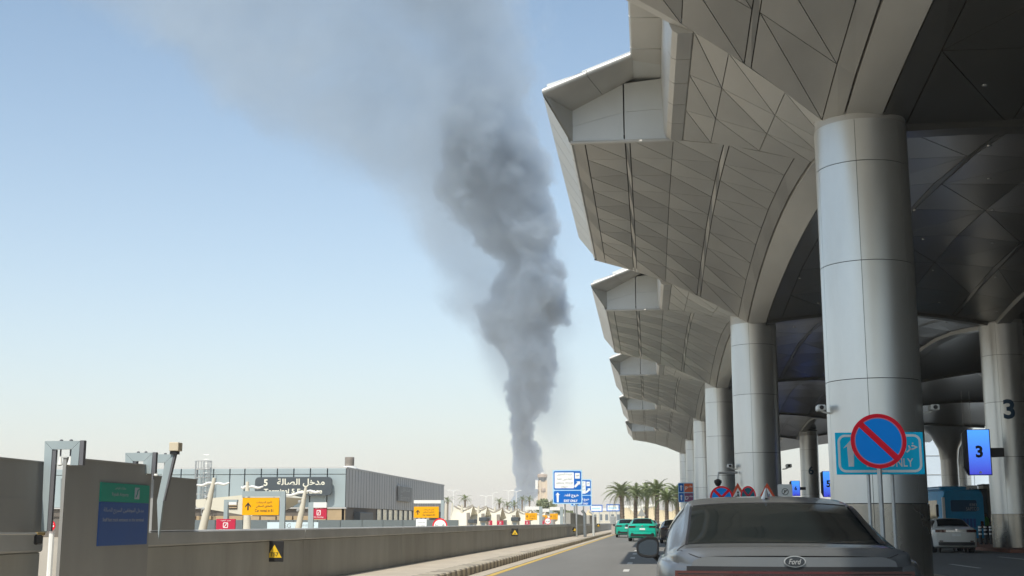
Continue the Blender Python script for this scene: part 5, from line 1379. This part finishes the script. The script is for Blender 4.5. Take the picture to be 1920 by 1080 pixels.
for i in range(6):
    part('window', B().box(-BW-.012, -BW-.002, .9+i*1.7, 2.45+i*1.7, 1.35, 2.55), pm('bus_window', (.35, .33, .25), .06, metal=.5, var=.4, scale=3), bs)
    part('window', B().box(BW+.002, BW+.012, .9+i*1.7, 2.45+i*1.7, 1.35, 2.55), GLASSB, bs)
part('side_stripe', B().box(-BW-.013, -BW-.003, .3, BL-.4, .75, 1.15), pm('bus_light_blue', (.12, .35, .5), .35), bs)
part('corner_post', B().box(-BW-.02, -BW+.12, -.02, .1, .8, 2.7), WHITEP, bs)
for sg in (-1, 1):
    part('tail_light', B().rrect(sg*1.0-.09, sg*1.0+.09, .95, 1.35, -.004, .04, .02), TAIL, bs)
b = B(); letters(b, '8383', .55, -.018, 2.28, .16, bold=.01); letters(b, 'SAPTCO', .5, -.018, 2.05, .2, width=.75); part('lettering', b, TXTS, bs)
plate(bs, 0, -.02, .75)
wheels(bs, None, (2.4, 8.9), .98, .48, .3)
part('side_mirror', B().bbox(-BW-.35, -BW-.2, .1, .2, 1.6, 2.3, .03), BLACKP, bs)

# ================================================================ UNDER THE CANOPY
# glass curtain wall beyond the canopy
a = atY(1700, 975, 182); gx0 = a.x; gx1 = gx0+46; gz = atY(1760, 846, 182).z
gw = thing('glass_wall', 'pale glass curtain wall seen through the columns at the right', 'building', (gx0, 182, 0))
part('backing', B().box(0, gx1-gx0, .3, 5, 0, gz+2), WHITEP, gw)
nx = 16; nz = 5
for i in range(nx):
    for j in range(nz):
        wd_ = (gx1-gx0)/nx; hd = (gz+2)/nz
        part('pane', B().box(i*wd_+.05, (i+1)*wd_-.05, 0, .06, j*hd+.05, (j+1)*hd-.05), FACG, gw)
for i in range(nx+1): part('mullion', B().box(i*(gx1-gx0)/nx-.045, i*(gx1-gx0)/nx+.045, -.1, .25, 0, gz+2), STEEL, gw)
for j in range(nz+1): part('transom', B().box(0, gx1-gx0, -.06, .25, j*(gz+2)/nz-.045, j*(gz+2)/nz+.045), STEEL, gw)
tm_ = thing('terminal_building', 'dark terminal wall under the canopy at the far right', 'building', (40, 20, 0))
part('wall', B().box(0, 4, -110, 130, 0, 12.5), pm('terminal_dark', (.09, .09, .09), .5), tm_)
for i in range(20): part('window', B().box(-.05, -.01, i*6-40, i*6-35, .5, 4.2), GLASSD, tm_)
for i, (x0, x1, y0, Y, mt_, lb) in enumerate([(1832, 1850, 919, 98, SDGREY, 'dark kiosk behind the right end of the bus'), (1849, 1862, 910, 100, pm('kiosk_beige', (.36, .33, .28), .7), 'beige pier between dark kiosk and column marked 3'),
        (1909, 1922, 930, 96, SDGREY, 'dark cabinet right of the column marked 3')]):
    a = atY(x0, 1000, Y); c = atY(x1, y0, Y)
    r = thing('kiosk', lb, 'kiosk', (a.x, Y, .15), 0, 'kiosks under the canopy'); part('body', B().bbox(0, c.x-a.x, 0, 1.5, 0, c.z-.15, .03), mt_, r); part('cap', B().bbox(-.05, c.x-a.x+.05, -.05, 1.55, c.z-.147, c.z-.05, .02), SDGREY, r)
a = atY(1810, 925, 110); c = atY(1833, 910, 110)
r = thing('hanging_sign', 'pale sign above the bus roof', 'sign', (a.x, 110, 0)); bb = part('board', B().box(0, c.x-a.x, 0, .2, a.z, c.z), SWHITE, r); b = B(); letters(b, 'B 3', (c.x-a.x)/2, -.01, (a.z+c.z)/2, .2); part('lettering', b, SBLUE, bb)
for xx in (.2, c.x-a.x-.2): part('hanger', B().tube([(xx, .1, c.z), (xx, .1, 12.2)], .02, 5), STEEL, r)
# bollards
bm_ = [('shaft', B().lathe([(.075, 0), (.075, .92), (.05, .96)], n=10), BLACKP)]
bl = thing('bollard', 'black and white bollard leftmost behind the white sedan', 'bollard', (0, 0, 0), 0, 'black bollards with white bands')
part('shaft', B().lathe([(.085, 0), (.085, .92), (.05, .97)], n=12), BLACKP, bl, True)
for z in (.55, .75, .9): part('white_band', B().lathe([(.088, z-.06), (.09, z-.05), (.09, z+.02), (.088, z+.03)], n=12), SWHITE, bl, True)
pos = [(1838, 70), (1848, 70), (1858, 71), (1868, 71), (1879, 72), (1890, 72), (1900, 73), (1910, 74)]
for i, (px, Y) in enumerate(pos):
    x = atY(px, 1000, Y).x; lb = 'black and white bollard, %s from the left beside the white sedan' % ords[i]
    if i == 0: bl.location = (x, Y, .15); bl['label'] = lb
    else: copy_thing(bl, (x, Y, .15), lb)
# railing
for i, (pa, pb) in enumerate(((1884, 1903), (1905, 1924))):
    a = atY(pa, 1000, 80); c = atY(pb, 1000, 80); W = c.x-a.x
    r = thing('railing', ['left of two thin metal railings by the standing person', 'right of two thin metal railings at the picture edge'][i], 'railing', (a.x, 80+i, .17), 0, 'thin railings by the standing person')
    part('frame', B().tube([(0, 0, 0), (0, 0, 1.05), (W, 0, 1.05), (W, 0, 0)], .025, 6), STEEL, r)
    for q in range(1, 5): part('bar', B().tube([(W*q/5, 0, .1), (W*q/5, 0, 1.05)], .012, 5), STEEL, r)
# people
def person(x, y, z, rz, lab, top, legs, hgt=1.7, bend=0., vest=None):
    r = thing('person', lab, 'person', (x, y, z), rz, None, hgt/1.75)
    me = bpy.data.meshes.new('body')
    J = [(0,0,.95,.15,.11), (0,.0,1.15,.13,.10), (0,0,1.38,.17,.11), (0,-.0,1.5,.06,.06), (0,-.02,1.58,.075,.085), (0,-.02,1.68,.08,.095), (0,-.01,1.75,.05,.06),
         (.1,0,.86,.09,.09), (.11,-.03,.5,.06,.065), (.11,.02,.1,.04,.045), (.11,-.12,.035,.04,.03),
         (-.1,0,.86,.09,.09), (-.12,.03,.5,.06,.065), (-.12,.06,.1,.04,.045), (-.12,-.08,.035,.04,.03),
         (.2,0,1.42,.06,.06), (.25,.02,1.14,.042,.045), (.23,-.12,.93,.03,.032), (.22,-.18,.85,.035,.02),
         (-.2,0,1.42,.06,.06), (-.25,.02,1.14,.042,.045), (-.24,-.08,.9,.03,.032), (-.23,-.13,.82,.035,.02)]
    E_ = [(0,1),(1,2),(2,3),(3,4),(4,5),(5,6),(0,7),(7,8),(8,9),(9,10),(0,11),(11,12),(12,13),(13,14),(2,15),(15,16),(16,17),(17,18),(2,19),(19,20),(20,21),(21,22)]
    me.from_pydata([j[:3] for j in J], E_, []); o = bpy.data.objects.new('body', me); COL.objects.link(o)
    md = o.modifiers.new('s', 'SKIN'); 
    for i, j in enumerate(J): me.skin_vertices[0].data[i].radius = (j[3], j[4])
    me.skin_vertices[0].data[0].use_root = True
    sd = o.modifiers.new('d', 'SUBSURF'); sd.levels = 2; sd.render_levels = 2
    dg = bpy.context.evaluated_depsgraph_get(); m2 = bpy.data.meshes.new_from_object(o.evaluated_get(dg)); bpy.data.objects.remove(o)
    skin = pm('skin', (.3, .17, .11), .6); hair = pm('hair', (.015, .012, .01), .7)
    for m_ in (skin, top, legs, BLACKP, hair): m2.materials.append(m_)
    for p_ in m2.polygons:
        c_ = p_.center; p_.use_smooth = True
        p_.material_index = 4 if (c_.z > 1.66 or (c_.z > 1.6 and c_.y > .0)) else 0 if c_.z > 1.5 else (0 if abs(c_.x) > .19 and c_.z < 1.1 else 1) if c_.z > .93 or abs(c_.x) > .2 else 3 if c_.z < .09 else 2
    b_ = part('body', m2, None, r)
    if vest:
        part('vest', B().lathe([(.2, .93), (.19, 1.15), (.225, 1.38), (.13, 1.49)], (0, 0, 0), 14), vest, r, True).scale = (1, .72, 1)
    return r
p = atY(1903, 1010, 82); person(p.x, 82, .17, .5, 'person in black shirt and pale trousers standing by the railings', pm('shirt_black', (.015, .015, .017), .8), pm('trousers_pale', (.5, .48, .44), .8))
p = atY(1851, 1010, 84); person(p.x, 84, .17, -.4, 'person in green high-visibility vest beside the bus', pm('shirt_dark', (.03, .03, .04), .8), pm('trousers_dark', (.03, .03, .04), .8), 1.72, vest=pm('vest_green', (.12, .45, .1), .7))

# ================================================================ SMOKE
DS = 1500.0
def sx_(px, py=540): return atY(px, py, DS).x
def sz_(px, py): return atY(px, py, DS).z
col_pts = [(952, 980, 13), (984, 918, 20), (996, 870, 30), (994, 820, 32), (1003, 760, 46), (1003, 700, 52), (985, 620, 66), (995, 560, 78), (1008, 480, 76), (968, 420, 90), (925, 350, 92), (915, 290, 104), (918, 230, 92),
           (925, 150, 82), (905, 70, 100), (885, 0, 122), (860, -80, 150), (830, -200, 190)]
zz = [sz_(c[0], c[1]) for c in col_pts]; xx = [sx_(c[0], c[1]) for c in col_pts]; rr = [min(c[2]*DS/FPX*.86, 90) for c in col_pts]; xx = [x-(7 if 6 <= i <= 13 else 0) for i, x in enumerate(xx)]
ZMAX = zz[-1]; XMN, XMX = -700., 200.
edge_pts = [(-200, -250), (60, -60), (180, 10), (300, 78), (420, 185), (560, 275), (650, 335), (780, 430), (860, 560), (920, 700), (1100, 900)]
m = bpy.data.materials.new('smoke'); m.use_nodes = True; nt = m.node_tree; nt.nodes.clear(); N = nt.nodes; L = nt.links
out = N.new('ShaderNodeOutputMaterial'); pv = N.new('ShaderNodeVolumePrincipled'); L.new(pv.outputs[0], out.inputs['Volume'])
geo = N.new('ShaderNodeNewGeometry'); sp = N.new('ShaderNodeSeparateXYZ')
def MATH(op, a, b=None, c=None):
    n_ = N.new('ShaderNodeMath'); n_.operation = op
    for i, v in enumerate((a, b, c)):
        if v is None: continue
        if isinstance(v, (int, float)): n_.inputs[i].default_value = v
        else: L.new(v, n_.inputs[i])
    return n_.outputs[0]
def MR(v, a, b, c, d, smooth=False):
    n_ = N.new('ShaderNodeMapRange'); n_.interpolation_type = 'SMOOTHSTEP' if smooth else 'LINEAR'
    L.new(v, n_.inputs[0])
    for i, q in enumerate((a, b, c, d)): n_.inputs[i+1].default_value = q
    return n_.outputs[0]
def CURVE(v, pts):   # pts in 0..1
    n_ = N.new('ShaderNodeFloatCurve'); L.new(v, n_.inputs['Value']); cu = n_.mapping.curves[0]
    pts = sorted(pts)
    cu.points[0].location = pts[0]; cu.points[1].location = pts[-1]
    for p_ in pts[1:-1]: cu.points.new(*p_)
    n_.mapping.update(); return n_.outputs[0]
def NOISE(vec, scale, detail, rough=.55):
    n_ = N.new('ShaderNodeTexNoise'); n_.inputs['Scale'].default_value = scale; n_.inputs['Detail'].default_value = detail; n_.inputs['Roughness'].default_value = rough
    L.new(vec, n_.inputs['Vector']); return n_
# billow the coordinates first
nb = NOISE(geo.outputs['Position'], 1/95., 1.5); nb2 = NOISE(geo.outputs['Position'], 1/30., 4.5, .68)
def VM(op, a, b):
    n_ = N.new('ShaderNodeVectorMath'); n_.operation = op; L.new(a, n_.inputs[0])
    if isinstance(b, tuple): n_.inputs[1].default_value = b
    else: L.new(b, n_.inputs[1])
    return n_.outputs[0]
d1 = VM('MULTIPLY', VM('SUBTRACT', nb.outputs['Color'], (.5, .5, .5)), (130, 130, 90))
d2 = VM('MULTIPLY', VM('SUBTRACT', nb2.outputs['Color'], (.5, .5, .5)), (72, 72, 64))
zr = N.new('ShaderNodeSeparateXYZ'); L.new(geo.outputs['Position'], zr.inputs[0])
amp = MR(zr.outputs[2], 0, 420, .34, 1.0)
sc1 = N.new('ShaderNodeVectorMath'); sc1.operation = 'SCALE'; L.new(VM('ADD', d1, d2), sc1.inputs[0]); L.new(amp, sc1.inputs['Scale'])
pos = VM('ADD', geo.outputs['Position'], sc1.outputs[0])
L.new(pos, sp.inputs[0]); X_, Y_, Z_ = sp.outputs
zn = MATH('DIVIDE', Z_, ZMAX)
cx = MATH('MULTIPLY_ADD', CURVE(zn, [(z/ZMAX, (x-XMN)/(XMX-XMN)) for x, z in zip(xx, zz)]), XMX-XMN, XMN)
cr = MATH('MULTIPLY', CURVE(zn, [(z/ZMAX, r/200) for z, r in zip(zz, rr)]), 200)
dx = MATH('SUBTRACT', X_, cx); dy = MATH('SUBTRACT', Y_, DS)
dist = MATH('SQRT', MATH('ADD', MATH('MULTIPLY', dx, dx), MATH('MULTIPLY', dy, dy)))
q = MATH('DIVIDE', dist, cr)
hard = MR(Z_, 40, 620, .8, .25)
core = MR(MATH('SUBTRACT', 1.12, q), 0, .2, 0, 1, True)
dens_c = MATH('MULTIPLY', core, MR(Z_, 60, 560, .2, .0075))
# thin drifting plume spreading to the upper left
exn = MR(X_, sx_(-200, -250), sx_(1100, 900), 0, 1)
ex = [(sx_(a_, b_2), sz_(a_, b_2)) for a_, b_2 in edge_pts]
e0, e1 = ex[0][0], ex[-1][0]; ez = 1400.
edge = MATH('MULTIPLY', CURVE(exn, [((a_-e0)/(e1-e0), b_2/ez) for a_, b_2 in ex]), ez)
over = MATH('SUBTRACT', Z_, edge)
pl = MR(over, -22, 60, 0, 1, True)
right = MR(MATH('SUBTRACT', X_, cx), -10, 60, 1, 0, True)
dep = MR(MATH('ABSOLUTE', dy), 50, 118, 1, 0, True)
nz_ = NOISE(pos, 1/150., 4, .6)
mott = MR(nz_.outputs[0], .32, .62, .35, 1.25)
dens_p = MATH('MULTIPLY', MATH('MULTIPLY', MATH('MULTIPLY', pl, right), dep), MATH('MULTIPLY', mott, .0105))
# faint wisps left of the column
wisp = MR(nz_.outputs[0], .52, .7, 0, 1, True)
wz = MATH('MULTIPLY', MR(Z_, 90, 260, 0, 1, True), MR(q, 1.0, 3.2, 1, 0, True))
dens_w = MATH('MULTIPLY', MATH('MULTIPLY', wisp, wz), .006)
dens = MATH('ADD', MATH('ADD', dens_c, dens_p), dens_w)
L.new(dens, pv.inputs['Density'])
pv.inputs['Color'].default_value = (.75, .845, .94, 1); pv.inputs['Anisotropy'].default_value = .4
m.cycles.volume_step_rate = .12
# hull: a loft that follows the column, and a slab for the drifting plume
b = B()
pa = [(-260, -330), (1130, -330), (1130, 420), (1135, 560), (1100, 800), (1050, 930), (985, 985), (930, 985), (900, 800), (820, 640), (600, 480), (330, 240), (60, 60), (-260, -150)]
poly = [(sx_(a_, b_2), DS-125, max(.0, sz_(a_, b_2))) for a_, b_2 in pa]
sm = part('smoke_plume', B().prism(poly, (0, 250, 0)), m); sm['kind'] = 'stuff'; sm['label'] = 'tall dark grey smoke column spreading into a pale plume'
hm, hn = bpy.data.materials.new('haze'), None
hm.use_nodes = True; hn = hm.node_tree; hn.nodes.clear()
ho = hn.nodes.new('ShaderNodeOutputMaterial'); hv = hn.nodes.new('ShaderNodeVolumePrincipled'); hn.links.new(hv.outputs[0], ho.inputs['Volume'])
hv.inputs['Color'].default_value = (.97, .95, .92, 1); hv.inputs['Density'].default_value = .00035; hv.inputs['Anisotropy'].default_value = .0
hb = part('haze', B().box(-420, 420, -140, 1050, -1.7, 48), hm); hb['kind'] = 'stuff'
print('objects', len(bpy.data.objects))
